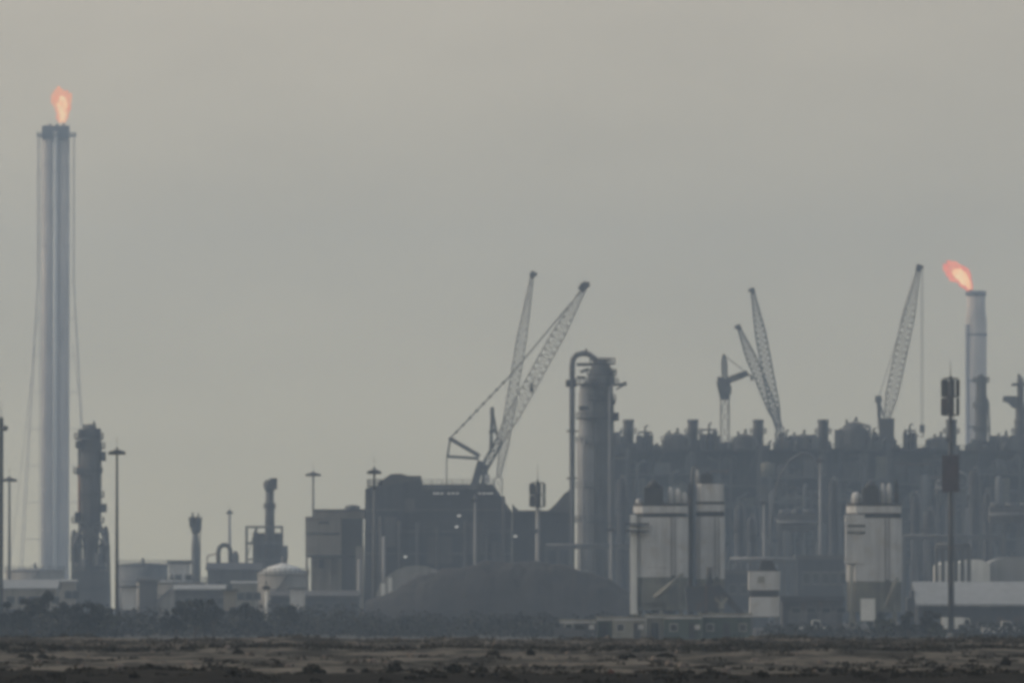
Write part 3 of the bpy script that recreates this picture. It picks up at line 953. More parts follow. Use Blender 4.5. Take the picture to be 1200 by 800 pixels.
def pale_building():
    D = 2080; V = View(D); s = V.s
    t = thing("concrete_building", "pale concrete building on stilts with dark window bands", "building", (V.x(390), D, 0))
    part("wall", MB().box(V.x(358), V.x(400), D, D + 22, V.z(651), V.z(607)), M["conc"], t)
    part("upper_storey", MB().box(V.x(368), V.x(426), D + 4, D + 20, V.z(606.8), V.z(598)), M["conc"], t)
    part("darker_wing", MB().box(V.x(400.2), V.x(424), D + 1.5, D + 22, 0, V.z(607)), M["clad2"], t)  # wing clad darker than the pale concrete walls
    part("roof", MB().box(V.x(367), V.x(427), D + 3.5, D + 20.5, V.z(597.9), V.z(596)), M["grey"], t)
    part("parapet", MB().box(V.x(357.5), V.x(400), D - .25, D + 3.4, V.z(606.9), V.z(605)), M["conc"], t)
    for y, a, b in ((612, 373, 386), (625, 360, 398), (651.4, 359, 425)):
        w_ = part("window", MB().box(V.x(a), V.x(b), D - .12, D - .004, V.z(y + 1.5), V.z(y - 1.5)), M["grey"], t)
        part("pane", MB().box(V.x(a + .5), V.x(b - .5), D - .16, D - .124, V.z(y + 1.1), V.z(y - 1.1)), M["glass"], w_)
    part("ground_storey", MB().box(V.x(364), V.x(400), D + 4, D + 20, 0, V.z(651.2)), M["conc"], t)
    for px in (359.5, 372, 386, 398.5):
        part("column", MB().box(V.x(px - 1.3), V.x(px + 1.3), D + .4, D + 1.4, 0, V.z(651.2)), M["conc"], t)
    dr = part("door", MB().box(V.x(369), V.x(379), D + 3.7, D + 3.98, V.z(665), V.z(655)), M["dark"], t)
    part("roof_tank", MB().lathe(V.x(412), D + 10, [(1.6, V.z(596)), (1.6, V.z(592)), (.2, V.z(590.6))], 14), M["grey"], t)


pale_building()


def dark_building():
    D = 2050; V = View(D); s = V.s
    t = thing("processing_building", "huge dark slate-clad processing building with a lit roof edge", "building", (V.x(510), D, 0))
    part("wall", MB().prism([(V.x(426), 0), (V.x(600), 0), (V.x(600), V.z(600)), (V.x(584), V.z(576)), (V.x(578), V.z(568)), (V.x(494), V.z(568)), (V.x(494), V.z(562)), (V.x(428), V.z(562 + 10))], D, D + 30), M["clad"], t)
    part("roof_house", MB().prism([(V.x(442), V.z(572)), (V.x(493), V.z(567.8)), (V.x(493), V.z(557)), (V.x(478), V.z(557)), (V.x(470), V.z(554.5)), (V.x(458), V.z(555)), (V.x(450), V.z(560)), (V.x(442), V.z(565))], D + 3, D + 20), M["clad2"], t)
    part("low_wing", MB().box(V.x(600.3), V.x(668), D + 3, D + 28, 0, V.z(600)), M["clad"], t)
    part("wing_roof", MB().box(V.x(600.3), V.x(669), D + 2.4, D + 28.5, V.z(599.9), V.z(597.5)), M["clad2"], t)
    part("roof_fascia", MB().box(V.x(494.5), V.x(579), D - .5, D - .01, V.z(573.5), V.z(567)), M["grey"], t)
    for i, px in enumerate((509, 513, 518, 526, 531, 536, 562, 567, 572, 576)):
        lf = part("floodlight", MB().box(V.x(px) - .35, V.x(px) + .35, D - .75, D - .51, V.z(579.0), V.z(576.8)), M["steel"], t)
        part("lens", MB().box(V.x(px) - .22, V.x(px) + .22, D - .8, D - .752, V.z(578.6), V.z(577.2)), M["lamp"], lf)
    for px, y in ((538, 604), (535, 617), (604, 628), (475, 652)):
        lf = part("wall_lamp", MB().box(V.x(px) - .5, V.x(px) + .5, D - .8, D - .02, V.z(y + 1.6), V.z(y - 1.6)), M["steel"], t)
        part("lens", MB().box(V.x(px) - .36, V.x(px) + .36, D - .86, D - .804, V.z(y + 1.1), V.z(y - 1.1)), M["lamp"], lf)
    bl = MB()
    for y in (597, 622, 648):
        bl.box(V.x(427), V.x(599), D - .35, D - .02, V.z(y + .8), V.z(y - .8))
    part("girt", bl, M["grey"], t)
    rg = random.Random(5)
    for px in (446, 468, 489, 512, 545, 570, 590):
        part("downpipe", MB().cyl((V.x(px), D - .9, 0), (V.x(px), D - .9, V.z(rg.uniform(580, 620))), .35, n=8), M["clad2"], t)
    for a, b, y0, y1 in ((450, 466, 640, 605), (500, 530, 660, 628), (548, 566, 646, 612), (576, 592, 660, 634), (474, 486, 600, 584)):
        part("louvre", MB().box(V.x(a), V.x(b), D - .45, D - .03, V.z(y0), V.z(y1)), M["clad2"], t)
    part("stair_tower", MB().box(V.x(417), V.x(425.7), D + 1, D + 9, 0, V.z(640)), M["conc"], t)
    for px in (421.5, 450):
        part("lit_pipe", MB().cyl((V.x(px), D - 4, 0), (V.x(px), D - 4, V.z(655 if px < 440 else 628)), 2.0 * s, n=12), M["silver"], t)
    part("handrail", MB().railing([(V.x(494), D + .2, V.z(568)), (V.x(578), D + .2, V.z(568))], 1.1, .12), M["grey"], t)
    part("sloping_gallery", MB().prism([(V.x(640), V.z(600)), (V.x(668), V.z(600)), (V.x(668), V.z(573)), (V.x(661), V.z(578)), (V.x(652), V.z(589))], D + 4, D + 12), M["clad2"], t)
    part("sloping_gallery", MB().prism([(V.x(600.5), V.z(597.4)), (V.x(608), V.z(597.4)), (V.x(603), V.z(593)), (V.x(600.5), V.z(589))], D + 4, D + 12), M["clad2"], t)


dark_building()


def mound():
    D = 1720; V = View(D)
    x0, x1 = V.x(428), V.x(752)
    prof = [(428, 704), (446, 700), (472, 686), (500, 673), (530, 665), (575, 660), (625, 659), (660, 662), (700, 673), (735, 690), (752, 700)]
    mb = MB(); nx, ny = 180, 50
    def ph(px):
        for (a, ya), (b, yb) in zip(prof, prof[1:]):
            if a <= px <= b:
                return V.z(ya + (yb - ya) * (px - a) / (b - a))
        return 0
    vs = []
    for j in range(ny + 1):
        for i in range(nx + 1):
            px = 424 + 332 * i / nx
            u = (j / ny) * 2 - 1
            k = math.cos(u * math.pi / 2) ** 0.8 if abs(u) < 1 else 0
            y = D + u * 26
            z = ph(px) * k + (0.8 * mnoise.noise(Vector((px * .04, y * .12, 0))) + 0.35 * mnoise.noise(Vector((px * .13, y * .25, 4))) + .12 * mnoise.noise(Vector((px * .45, y * .8, 9)))) * k
            vs.append((V.x(px), y, max(0.0, z)))
    fs = [(j * (nx + 1) + i, j * (nx + 1) + i + 1, (j + 1) * (nx + 1) + i + 1, (j + 1) * (nx + 1) + i) for j in range(ny) for i in range(nx)]
    mb._add(vs, fs, True)
    solo("spoil_heap", mb, M["mound"], "long dark heap of spoil in front of the dark building", "heap", (V.x(590), D, 0))
    D = 1790; V = View(D)
    t = thing("storage_dome", "pale half-round store with bright end peeking out behind the spoil heap", "store", (V.x(480), D, 0))
    pts = [(V.x(440), 0), (V.x(536), 0)] + [(V.x(488 + 48 * math.cos(R(a))), V.z(704 - 42 * math.sin(R(a)))) for a in range(0, 181, 15)]
    part("vault", MB().prism(pts, D, D + 30), M["silver"], t)
    for px in (449, 457):
        part("end_panel", MB().box(V.x(px - 2.6), V.x(px + 2.6), D - .2, D - .004, 0, V.z(683 - (px - 449) * .8)), M["white2"], t)


mound()


# ------------------------------------------------------------------ cranes
def crawler(label, base_px, foot, tip, D, w, m="crane", rope_to=None, gantry=None, n=26):
    """foot/tip: photo points of the visible boom; the boom runs on down to a crawler base at ground level."""
    V = View(D); s = V.s
    f = V.p(*foot); q = V.p(*tip)
    d = (q - f).normalized()
    x = V.x(base_px)
    t = thing("crawler_crane", label, "crane", (x, D, 0), "cranes above the plant")
    z0 = f.z
    tw = MB()
    if z0 > 6:
        tw.truss((x, D, 4), (f.x, D, z0), 2.2, max(6, int(z0 / 3)), .3, (1, 1))
        part("tower_section", tw, M[m], t)
    part("boom", MB().truss(f, q, w * s, n, .38), M[m], t)
    hd = MB().bar(q - d * 1.0, q + d * 1.0, w * s * .45).bar(q, q + Vector((1.3 if q.x > f.x else -1.3, 0, .2)), .8)
    hd.cyl(q + Vector((0, -.6, 0)), q + Vector((0, .6, 0)), .8, n=12)
    part("boom_head", hd, M["cranedk"], t)
    bd = MB().box(x - 3.4, x + 3.4, D - 2.5, D + 2.5, 1.6, 4.6)
    part("machinery_house", bd, M["cranedk"], t)
    for sg in (-1, 1):
        part("crawler_track", MB().box(x - 4.2, x + 4.2, D + sg * 3.2 - .7, D + sg * 3.2 + .7, 0, 1.5), M["cranedk"], t)
    part("operator_cab", MB().box(x + 2.2, x + 4.2, D - 3.6, D - 2.6, 2, 4.8), M["white"], t)
    part("counterweight", MB().box(x - 5.2, x - 3.5, D - 2.4, D + 2.4, 1.8, 4.2), M["cranedk"], t)
    if gantry:
        g = V.p(*gantry)
        base_g = Vector((g.x + (f.x - g.x) * .2, D, f.z - 1.5))
        gm = MB().bar(base_g, g, 1.0).bar(f, g, .5)
        gm.box(g.x - .9, g.x + .9, D - .9, D + .9, g.z - 1.2, g.z + .8)
        part("gantry", gm, M["cranedk"], t)
        pm = MB()
        for o in (-.5, .5):
            pm.bar(g + Vector((0, o, 0)), q + Vector((0, o, 0)), .12)
        part("pendant_rope", pm, M["rope"], t)
    if rope_to:
        e = Vector((q.x + .9, D, V.z(rope_to)))
        rp = MB()
        for o in (-.25, .25):
            rp.bar((e.x + o, D, q.z), (e.x + o, D, e.z), .13)
        part("hoist_rope", rp, M["rope"], t)
        part("hook_block", MB().box(e.x - .7, e.x + .7, D - .4, D + .4, e.z - 1.6, e.z + .6).tube([(e.x, D, e.z - 1.6), (e.x + .5, D, e.z - 2.3), (e.x, D, e.z - 2.9), (e.x - .5, D, e.z - 2.5)], .2, 6), M["cranedk"], t)
    return t


crawler("steep pale crane boom, thinner of the pair over the dark building", 581, (584, 560), (624, 322), 2650, 11, n=30)
crawler("steeper and taller crane boom of the crossing pair behind the plant roof", 917, (913, 506), (882, 341), 2900, 12, m="grey", n=24)
crawler("shorter crane boom leaning across a taller one behind the plant roof", 922, (914, 500), (866, 384), 2860, 11, m="grey", n=20)
crawler("single crane with slender boom and hanging hook near the shorter flare", 1040, (1038, 496), (1077, 314), 2750, 14, rope_to=500, gantry=(1029.5, 467), n=26)


def luffing():
    D = 2450; V = View(D); s = V.s
    x = V.x(560)
    t = thing("luffing_crane", "luffing crane with wide lattice jib and dark counter-jib above the dark building", "crane", (x, D, 0), "cranes above the plant")
    part("tower", MB().truss((x, D, 0), (x, D, V.z(572)), 2.6, 16, .35, (1, 1)), M["crane"], t)
    part("slewing_platform", MB().box(V.x(552), V.x(570), D - 2.2, D + 2.2, V.z(572), V.z(566)).bar(V.p(556, 568), V.p(564, 540), 1.9).bar(V.p(566, 568), V.p(570, 545), 1.3), M["cranedk"], t)
    foot, tip = V.p(563, 556), V.p(686, 335)
    part("jib_root", MB().truss(V.p(562, 558), V.p(586, 515), 1.8, 5, .5, (1, 1)), M["cranedk"], t)
    part("jib", MB().truss(V.p(584, 518), tip, 15 * s, 24, .32, (.6, .3)), M["crane"], t)
    part("jib_head", MB().bar(V.p(680, 340), V.p(688, 332), 1.8).bar(V.p(680, 335), V.p(691, 333), 1.3), M["cranedk"], t)
    cj = MB().bar(V.p(528, 514), V.p(562, 534), 1.2, 1.0).bar(V.p(523, 534.5), V.p(561, 537), .7).bar(V.p(528, 514), V.p(524, 535), .5)
    part("counter_jib", cj, M["cranedk"], t)
    pr = MB()
    a, b = V.p(527, 514), tip
    mid = V.p(598, 440)
    for o in (-.4, .4):
        pr.bar(a + Vector((0, o, 0)), mid + Vector((0, o, 0)), .3); pr.bar(mid + Vector((0, o, 0)), b + Vector((0, o, 0)), .3)
    for k in range(9):
        c = a.lerp(mid, k / 9)
        pr.box(c.x - .35, c.x + .35, D - .5, D + .5, c.z - .35, c.z + .35)
    part("pendant_rope", pr, M["rope"], t)
    part("trailing_rope", MB().bar(V.p(523.5, 535), V.p(523.5, 700), .28), M["rope"], t)
    am = MB().bar(V.p(575, 530), V.p(577, 480), .8).bar(V.p(583, 515), V.p(577, 480), .6).box(V.x(574.5), V.x(579), D - .8, D + .8, V.z(486), V.z(477)).bar(V.p(573, 507), V.p(582, 503), .9)
    part("a_frame", am, M["cranedk"], t)
    part("hook_block", MB().box(V.x(621) , V.x(625), D - .5, D + .5, V.z(459), V.z(449)), M["cranedk"], t)
    part("hoist_rope", MB().bar(V.p(623, 449), V.p(627, 440), .2), M["rope"], t)
    part("operator_cab", MB().box(V.x(568), V.x(574), D - 3, D - 2.3, V.z(566), V.z(556)), M["white"], t)


luffing()


def tower_crane():
    D = 2650; V = View(D); s = V.s; x = V.x(849.5)
    t = thing("tower_crane", "short-armed tower crane with pointed peak behind the plant roof", "crane", (x, D, 0), "cranes above the plant")
    part("tower", MB().truss((x, D, 0), (x, D, V.z(462)), 9.5 * s, 15, .5, (1, 1)), M["crane"], t)
    part("slewing_unit", MB().prism([(V.x(844.5), V.z(468)), (V.x(854.5), V.z(468)), (V.x(856), V.z(446)), (V.x(841), V.z(441)), (V.x(840), V.z(450))], D - 2, D + 2), M["cranedk"], t)
    part("peak", MB().truss((x, D, V.z(446)), (V.x(848.5), D, V.z(415)), 5.5 * s, 8, .36, (1, .15)), M["cranedk"], t)
    part("jib", MB().truss(V.p(852, 446), V.p(876, 437), 6 * s, 9, .4, (.8, .8)), M["cranedk"], t)
    part("counterweight", MB().bar(V.p(864, 441), V.p(876, 436.5), 5 * s), M["cranedk"], t)
    part("tie_bar", MB().bar(V.p(848.5, 416), V.p(874, 436), .2), M["rope"], t)
    part("hoist_rope", MB().bar(V.p(881, 441), V.p(881, 446), .7).bar(V.p(876, 438), V.p(881, 441), .5), M["cranedk"], t)
    part("operator_cab", MB().box(V.x(851), V.x(857), D - 3, D - 2.1, V.z(462), V.z(452)), M["grey"], t)


tower_crane()


# ------------------------------------------------------------------ the main plant
PD = 2400
PV = View(PD)


ENV = [(690, 520), (720, 505), (731, 505), (734, 516), (746, 518), (749, 506), (763, 506), (765, 521), (775, 519), (779, 508), (806, 508), (820, 505), (840, 503), (842, 516), (857, 516), (860, 508), (884, 508), (896, 524), (903, 512), (922, 504), (935, 510), (957, 508), (972, 515), (983, 500), (1016, 500), (1030, 507), (1047, 508), (1050, 523), (1059, 523), (1061, 504), (1073, 505), (1075, 524), (1084, 523), (1088, 512), (1112, 511), (1128, 523), (1134, 520), (1142, 512), (1160, 515), (1165, 509), (1190, 508), (1215, 505)]


def skyline(px):
    for (a, ya), (b, yb) in zip(ENV, ENV[1:]):
        if a <= px <= b:
            return ya + (yb - ya) * (px - a) / (b - a)
    return 518


def process_unit(px0, px1, top, D, depth, seed, label, cat="process unit"):
    V = View(D); s = V.s; rg = random.Random(seed)
    x0, x1 = V.x(px0) + .01, V.x(px1) + .9
    zt = V.z(top)
    t = thing("process_unit", label, cat, ((x0 + x1) / 2, D, 0), "steel framed process units of the plant")
    nlev = 6
    fr = MB()
    nx = 5
    cols = [x0 + .4 + (x1 - x0 - 1.7) * (i + (rg.uniform(-.25, .25) if 0 < i < nx else 0)) / nx for i in range(nx + 1)]
    for i, x in enumerate(cols):
        fr.box(x - .22, x + .22, D, D + .5, 0, zt * (1 if i in (0, nx) else rg.uniform(.55, 1)))
    levels = [0] + sorted(zt * (j + rg.uniform(-.25, .25)) / nlev for j in range(1, nlev)) + [zt]
    for z in levels[1:-1]:
        fr.box(x0 + .1, x1 - .9, D + .05, D + .4, z - .2, z + .2)
    for xa, xb in zip(cols, cols[1:]):
        for za, zb in zip(levels, levels[1:]):
            if rg.random() < .3:
                fr.bar((xa, D + .3, za + .3), (xb, D + .3, zb - .3), .25)
    part("frame", fr, M["grey"], t)
    for j in range(1, nlev + 1):
        z = levels[j]
        part("deck", MB().box(x0, x1, D + .75, D + depth, z - .2, z), M["dark"], t)
        if j < nlev:
            part("handrail", MB().railing([(x0 + .3, D - .3, z + .3), (x1 - 1.0, D - .3, z + .3)], 1.1, .1), M["grey"], t)
    for j in range(nlev):
        z0, z1 = levels[j], levels[j + 1] - .25
        part("wall", MB().box(x0, x1, D + 7.2, D + depth - .5, z0 + .03, z1), M["clad"], t)
        x = x0
        while x < x1 - 1.5:
            w_ = rg.uniform(1.2, 5.0)
            xe = min(x + w_, x1 - .9)
            q = rg.random(); dd = rg.uniform(1.0, 5.5); mm_ = M[rg.choice(["clad", "clad", "clad2", "grey", "dark", "skirt"])]
            top = z0 + (z1 - z0) * rg.uniform(.45, 1)
            if q < .5:
                part("equipment_housing", MB().box(x + .05, xe - .05, D + dd, D + 7.1, z0 + .03, top), mm_, t)
            elif q < .75:
                rr = (xe - x) * .45
                part("drum", MB().lathe((x + xe) / 2, D + dd + rr, [(.1, z0 + .02), (rr, z0 + .3), (rr, top - .7), (rr * .6, top - .2), (.1, top)], 14), mm_, t)
            elif q < .9:
                part("exchanger", MB().cyl((x + .1, D + dd, z0 + 1.6), (xe - .1, D + dd, z0 + 1.6), min(1.4, (z1 - z0) * .2), n=14), mm_, t)
            x = xe + .02
            if xe >= x1 - 1.0:
                break
    for k in range(5):
        x = rg.uniform(x0 + 1.5, x1 - 1.5); r = rg.uniform(.7, 1.5)
        lv = rg.randint(0, 3); z0 = zt * lv / nlev; z1 = z0 + zt / nlev * rg.uniform(.6, 2.2)
        part("vessel", MB().lathe(x, D - r - .6, [(.1, z0), (r, z0 + .3), (r, z1 - .6), (r * .6, z1 - .15), (.1, z1)], 14), M[rg.choice(["grey", "clad2", "clad2", "steel", "clad"])], t)
    for k in range(9):
        z = zt * rg.uniform(.2, .97); xa = rg.uniform(x0 + .5, x1 - 6); xb = min(x1 - 1, xa + rg.uniform(3, 11)); yy = D - rg.uniform(.2, .8)
        part("pipe", MB().tube([(xa, yy + 1.5, z - rg.uniform(0, 3)), (xa, yy, z), (xb, yy, z), (xb, yy, z + rg.uniform(-4, 3))], rg.uniform(.12, .3), 7), M[rg.choice(["steel", "grey", "clad2", "clad", "rust"])], t)
    for k in range(9):
        x = rg.uniform(x0 + 1, x1 - 1); z0 = zt * rg.uniform(0, .3); z1 = zt * rg.uniform(.45, .97); dx = rg.uniform(-3, 3)
        xe = min(max(x + dx, x0 + .6), x1 - .6)
        r = rg.uniform(.2, .5)
        part("pipe", MB().tube([(x, D - .5, z0), (x, D - .5, z1 - 1), (xe, D - .5, z1), (xe, D + 1.0, z1)], r, 8), M[rg.choice(["steel", "grey", "clad2", "clad2"])], t)
    # clutter along the roof edge, as tall as the skyline allows there
    for k in range(36):
        x = rg.uniform(x0 + .6, x1 - 1.6); yy = D + rg.uniform(1.5, 8)
        px_ = 600 + x * F / yy
        hh = max(.5, (V.z(skyline(px_)) - zt) * rg.uniform(.45, 1.0)); ww = rg.uniform(.35, 1.3)
        q = rg.random()
        if q < .45:
            part("roof_unit", MB().box(x - ww, x + ww, yy, yy + 2, zt + .01, zt + hh), M[rg.choice(["grey", "clad2", "clad"])], t)
        elif q < .75:
            part("roof_drum", MB().lathe(x, yy, [(ww * .8, zt + .01), (ww * .8, zt + hh * .8), (ww * .4, zt + hh * .95), (.1, zt + hh)], 12), M["clad2"], t)
        else:
            part("vent_pipe", MB().tube([(x, yy, zt), (x, yy, zt + hh), (x + .6, yy, zt + hh + .3)], .28, 7), M["grey"], t)
    part("roof_rail", MB().railing([(x0 + .2, D + .9, zt), (x1 - .2, D + .9, zt)], 1.2, .12), M["grey"], t)
    return t


units = [
    (690, 736, 530, "narrow process unit tucked behind the distillation column"),
    (736, 812, 527, "process unit below the first exhaust stack, behind the paired silos"),
    (812, 889, 527, "process unit directly below the tower crane"),
    (889, 966, 526, "process unit behind the arched duct and crossing crane booms"),
    (966, 1042, 525, "process unit behind the single stout silo"),
    (1042, 1118, 527, "process unit behind the tall antenna tower, below the hanging hook"),
    (1118, 1212, 527, "process unit at the picture edge below the shorter flare"),
]
for i, (a, b, y, lab) in enumerate(units):
    process_unit(a, b, y, PD + (i % 3) * 5 + i * .01, 34, 40 + i, lab)


def exhaust_stack():
    V = PV; s = V.s; D = PD + 12; x = V.x(737)
    t = thing("exhaust_stack", "first exhaust stack of the plant roof, next to the distillation column", "chimney", (x, D, V.z(527)), "square-shouldered exhaust stacks on the plant roof")
    r = 6.2 * s
    part("shaft", MB().lathe(x, D, [(r * 1.05, V.z(527) + .01), (r, V.z(515)), (r, V.z(491))], 20), M["clad2"], t)
    part("rim", MB().lathe(x, D, [(r, V.z(494)), (r * 1.08, V.z(493.6)), (r * 1.08, V.z(490.4)), (r * .92, V.z(490.2))], 20), M["grey"], t)
    part("platform", MB().ring_deck(x, D, V.z(507), r * 1.55, .2), M["grey"], t)
    part("ladder", MB().bar((x - .3, D - r - .3, V.z(527)), (x - .3, D - r - .3, V.z(492)), .12).bar((x + .3, D - r - .3, V.z(527)), (x + .3, D - r - .3, V.z(492)), .12), M["dark"], t)
    return t


es = exhaust_stack()
for px, lab in ((813, "exhaust stack just left of the tower crane's mast"), (890, "exhaust stack beside the foot of the crossing crane booms"),
                (966.5, "exhaust stack standing alone between crossing booms and the hook crane"), (1117.5, "exhaust stack hidden behind the tall antenna tower"),
                (1198, "exhaust stack on the plant roof at the picture edge")):
    dup(es, PV.x(px) - PV.x(737), 0, lab)


def roof_lump(kind, px0, px1, top, label, seed, base=527.5, D=None):
    D = D or PD + 9; V = View(D); s = V.s; rg = random.Random(seed)
    x0, x1 = V.x(px0), V.x(px1); z0 = View(PD).z(527) + .02; zt = V.z(top); xc = (x0 + x1) / 2; w_ = x1 - x0
    if kind == "dome":
        t = thing("rooftop_vessel", label, "vessel", (xc, D, z0), "vessels and coolers on the plant roof")
        r = w_ / 2
        part("shell", MB().lathe(xc, D, [(r, z0), (r, z0 + (zt - z0) * .45), (r * .86, z0 + (zt - z0) * .75), (r * .5, z0 + (zt - z0) * .94), (.1, zt)], 22), M["clad2"], t)
        rail = MB().ring_deck(xc, D, z0 + (zt - z0) * .5, r * 1.08, .2)
        part("walkway", rail, M["grey"], t)
        part("nozzle", MB().cyl((xc + r * .2, D, zt - .4), (xc + r * .2, D, zt + 1.2), .35, n=8), M["dark"], t)
        part("nozzle", MB().cyl((xc - r * .45, D, zt - 1), (xc - r * .45, D, zt + .6), .3, n=8), M["dark"], t)
        part("pipe", MB().tube([(x1 - .3, D - 2, z0), (x1 + .5, D - 2, z0 + (zt - z0) * .4), (x1 + .4, D - 2, zt - 1.2), (xc, D - 1, zt)], .35, 8), M["steel"], t)
    else:
        t = thing("rooftop_pipework", label, "pipework", (xc, D, z0), "vessels and coolers on the plant roof")
        fr = MB()
        for x in (x0, x1):
            for dy in (0, 4):
                fr.bar((x, D + dy, z0), (x, D + dy, zt - .6), .4)
        fr.box(x0, x1, D - .2, D + 4.2, z0 + .01, z0 + .25) if dy == 4 and x == x1 else None
        for k in (.5, .95):
            z = z0 + (zt - z0) * k
            fr.bar((x0, D, z), (x1, D, z), .4).bar((x0, D + 4, z), (x1, D + 4, z), .4)
        part("frame", fr, M["grey"], t)
        for k in range(3):
            x = x0 + w_ * (k + .5) / 3
            part("drum", MB().lathe(x, D + 2, [(.1, z0), (w_ * .13, z0 + .2), (w_ * .13, z0 + (zt - z0) * rg.uniform(.5, .95)), (.1, zt - rg.uniform(0, 2))], 12), M["clad2"], t)
        part("vent_pipe", MB().tube([(xc, D + 1, z0), (xc, D + 1, zt + 1.0), (xc + .7, D + 1, zt + 1.5)], .25, 7), M["dark"], t)
    return t


roof_lump("pipe", 748, 764, 505, "caged drums on the roof just past the first exhaust stack", 1)
roof_lump("dome", 776, 806, 507, "broad ragged dome vessel touching the second exhaust stack", 2)
roof_lump("pipe", 822, 840, 502, "caged drums between second exhaust stack and tower crane", 3)
roof_lump("dome", 858, 884, 508, "dome vessel between the tower crane and third exhaust stack", 4)
roof_lump("dome", 921, 957, 509, "wide low dome vessel past the crossing crane booms", 5)
roof_lump("dome", 983, 1017, 494, "tallest roof dome vessel, beside the hook crane", 6)
roof_lump("pipe", 1060, 1073, 503, "narrow caged drums below the hanging crane hook", 7)
roof_lump("dome", 1089, 1112, 511, "dome vessel close against the antenna tower", 8)
roof_lump("dome", 1163, 1190, 510, "dome vessel past the slim column at the picture edge", 9)
roof_lump("pipe", 1017, 1030, 508, "low caged drums at the foot of the hook crane", 10)
roof_lump("pipe", 720, 731, 512, "caged drums between distillation column and first exhaust stack", 11)


def crane_house():
    D = PD + 8; V = View(D)
    t = thing("winch_house", "blue-grey winch house on the roof under the hook crane's boom", "winch house", (V.x(1039), D, PV.z(527)))
    part("wall", MB().box(V.x(1031), V.x(1048), D, D + 6, PV.z(525) + .02, V.z(492)), M["clad2"], t)
    part("roof", MB().box(V.x(1030), V.x(1049), D - .3, D + 6.3, V.z(492) + .004, V.z(490)), M["grey"], t)
    part("door", MB().box(V.x(1036), V.x(1040), D - .06, D - .004, PV.z(525) + .3, V.z(512)), M["dark"], t)


crane_house()


def slim_column():
    D = 2560; V = View(D); s = V.s; x = V.x(1150)
    t = thing("process_column", "slim grey process column standing in front of the shorter flare", "process column", (x, D, 0))
    part("shell", MB().lathe(x, D, [(7.2 * s, 0), (7.2 * s, V.z(470)), (6 * s, V.z(462)), (6 * s, V.z(443)), (2 * s, V.z(439)), (.1, V.z(438))], 22), M["clad2"], t)
    for y in (448, 478, 505):
        part("platform", MB().ring_deck(x, D, V.z(y), 9.5 * s, .25), M["grey"], t)
    part("pipe", MB().tube([V.p(1159.5, 700), V.p(1159.5, 500), V.p(1158, 470), V.p(1153, 460)], 1.3 * s, 8), M["silver"], t)
    D = 2520; V = View(D); s = V.s; x = V.x(1196)
    t = thing("process_column", "stepped column with jutting platform cut by the picture edge", "process column", (x, D, 0))
    part("shell", MB().lathe(x, D, [(6 * s, 0), (6 * s, V.z(478)), (4 * s, V.z(470)), (4 * s, V.z(445)), (.1, V.z(440))], 20), M["clad2"], t)
    pl = MB().prism([(V.x(1187), V.z(478)), (V.x(1192), V.z(478)), (V.x(1192), V.z(464)), (V.x(1176), V.z(464)), (V.x(1175), V.z(470)), (V.x(1182), V.z(472))], D - 2, D + 2)
    pl.box(V.x(1186), V.x(1204), D - 3, D + 3, V.z(452), V.z(449))
    part("platform", pl, M["grey"], t)
    part("gantry_post", MB().bar(V.p(1194, 445), V.p(1194, 438), .6), M["dark"], t)


slim_column()


def arched_duct():
    D = 2260; V = View(D); s = V.s
    t = thing("arched_duct", "pale arched duct rising and bending over in front of the plant", "duct", (V.x(935), D, 0))
    pts = [V.p(903, 690), V.p(903, 620), V.p(906, 585), V.p(914, 558), V.p(926, 539), V.p(938, 531), V.p(949, 532), V.p(957, 541), V.p(960, 556), V.p(961, 600), V.p(961, 690)]
    part("pipe_run", MB().tube(pts, 1.6 * s, 12), M["clad2"], t)
    for px, y in ((903, 640), (905, 600), (961, 590), (961, 640)):
        c = V.p(px, y)
        part("clamp", MB().box(c.x - .6, c.x + .6, D - .6, D + .6, c.z - .3, c.z + .3), M["grey"], t)


arched_duct()


def pipe_rack(px0, px1, top, D, label, n, m="silver"):
    V = View(D)
    t = thing("pipe_rack", label, "pipe rack", (V.x((px0 + px1) / 2), D, 0), "elevated pipe racks")
    zt = V.z(top)
    fr = MB()
    for i in range(n + 1):
        x = V.x(px0 + (px1 - px0) * i / n)
        for dy in (0, 4):
            fr.box(x - .25, x + .25, D + dy - .25, D + dy + .25, 0, zt)
        fr.box(x - .2, x + .2, D + .2, D + 3.8, zt - .45, zt - .05)
    for dy in (0, 4):
        fr.box(V.x(px0), V.x(px1), D + dy - .15, D + dy + .15, zt - .5, zt - .12)
    for i in (0, n):
        x = V.x(px0 + (px1 - px0) * i / n)
        fr.box(x - .3, x + .3, D - .2, D + 4.2, zt - .6, zt - .02)
    part("frame", fr, M["grey"], t)
    for k in range(4):
        part("pipe", MB().cyl((V.x(px0), D + .6 + .9 * k, zt + .32), (V.x(px1), D + .6 + .9 * k, zt + .32), .3, n=10), M[m if k % 2 == 0 else "steel"], t)


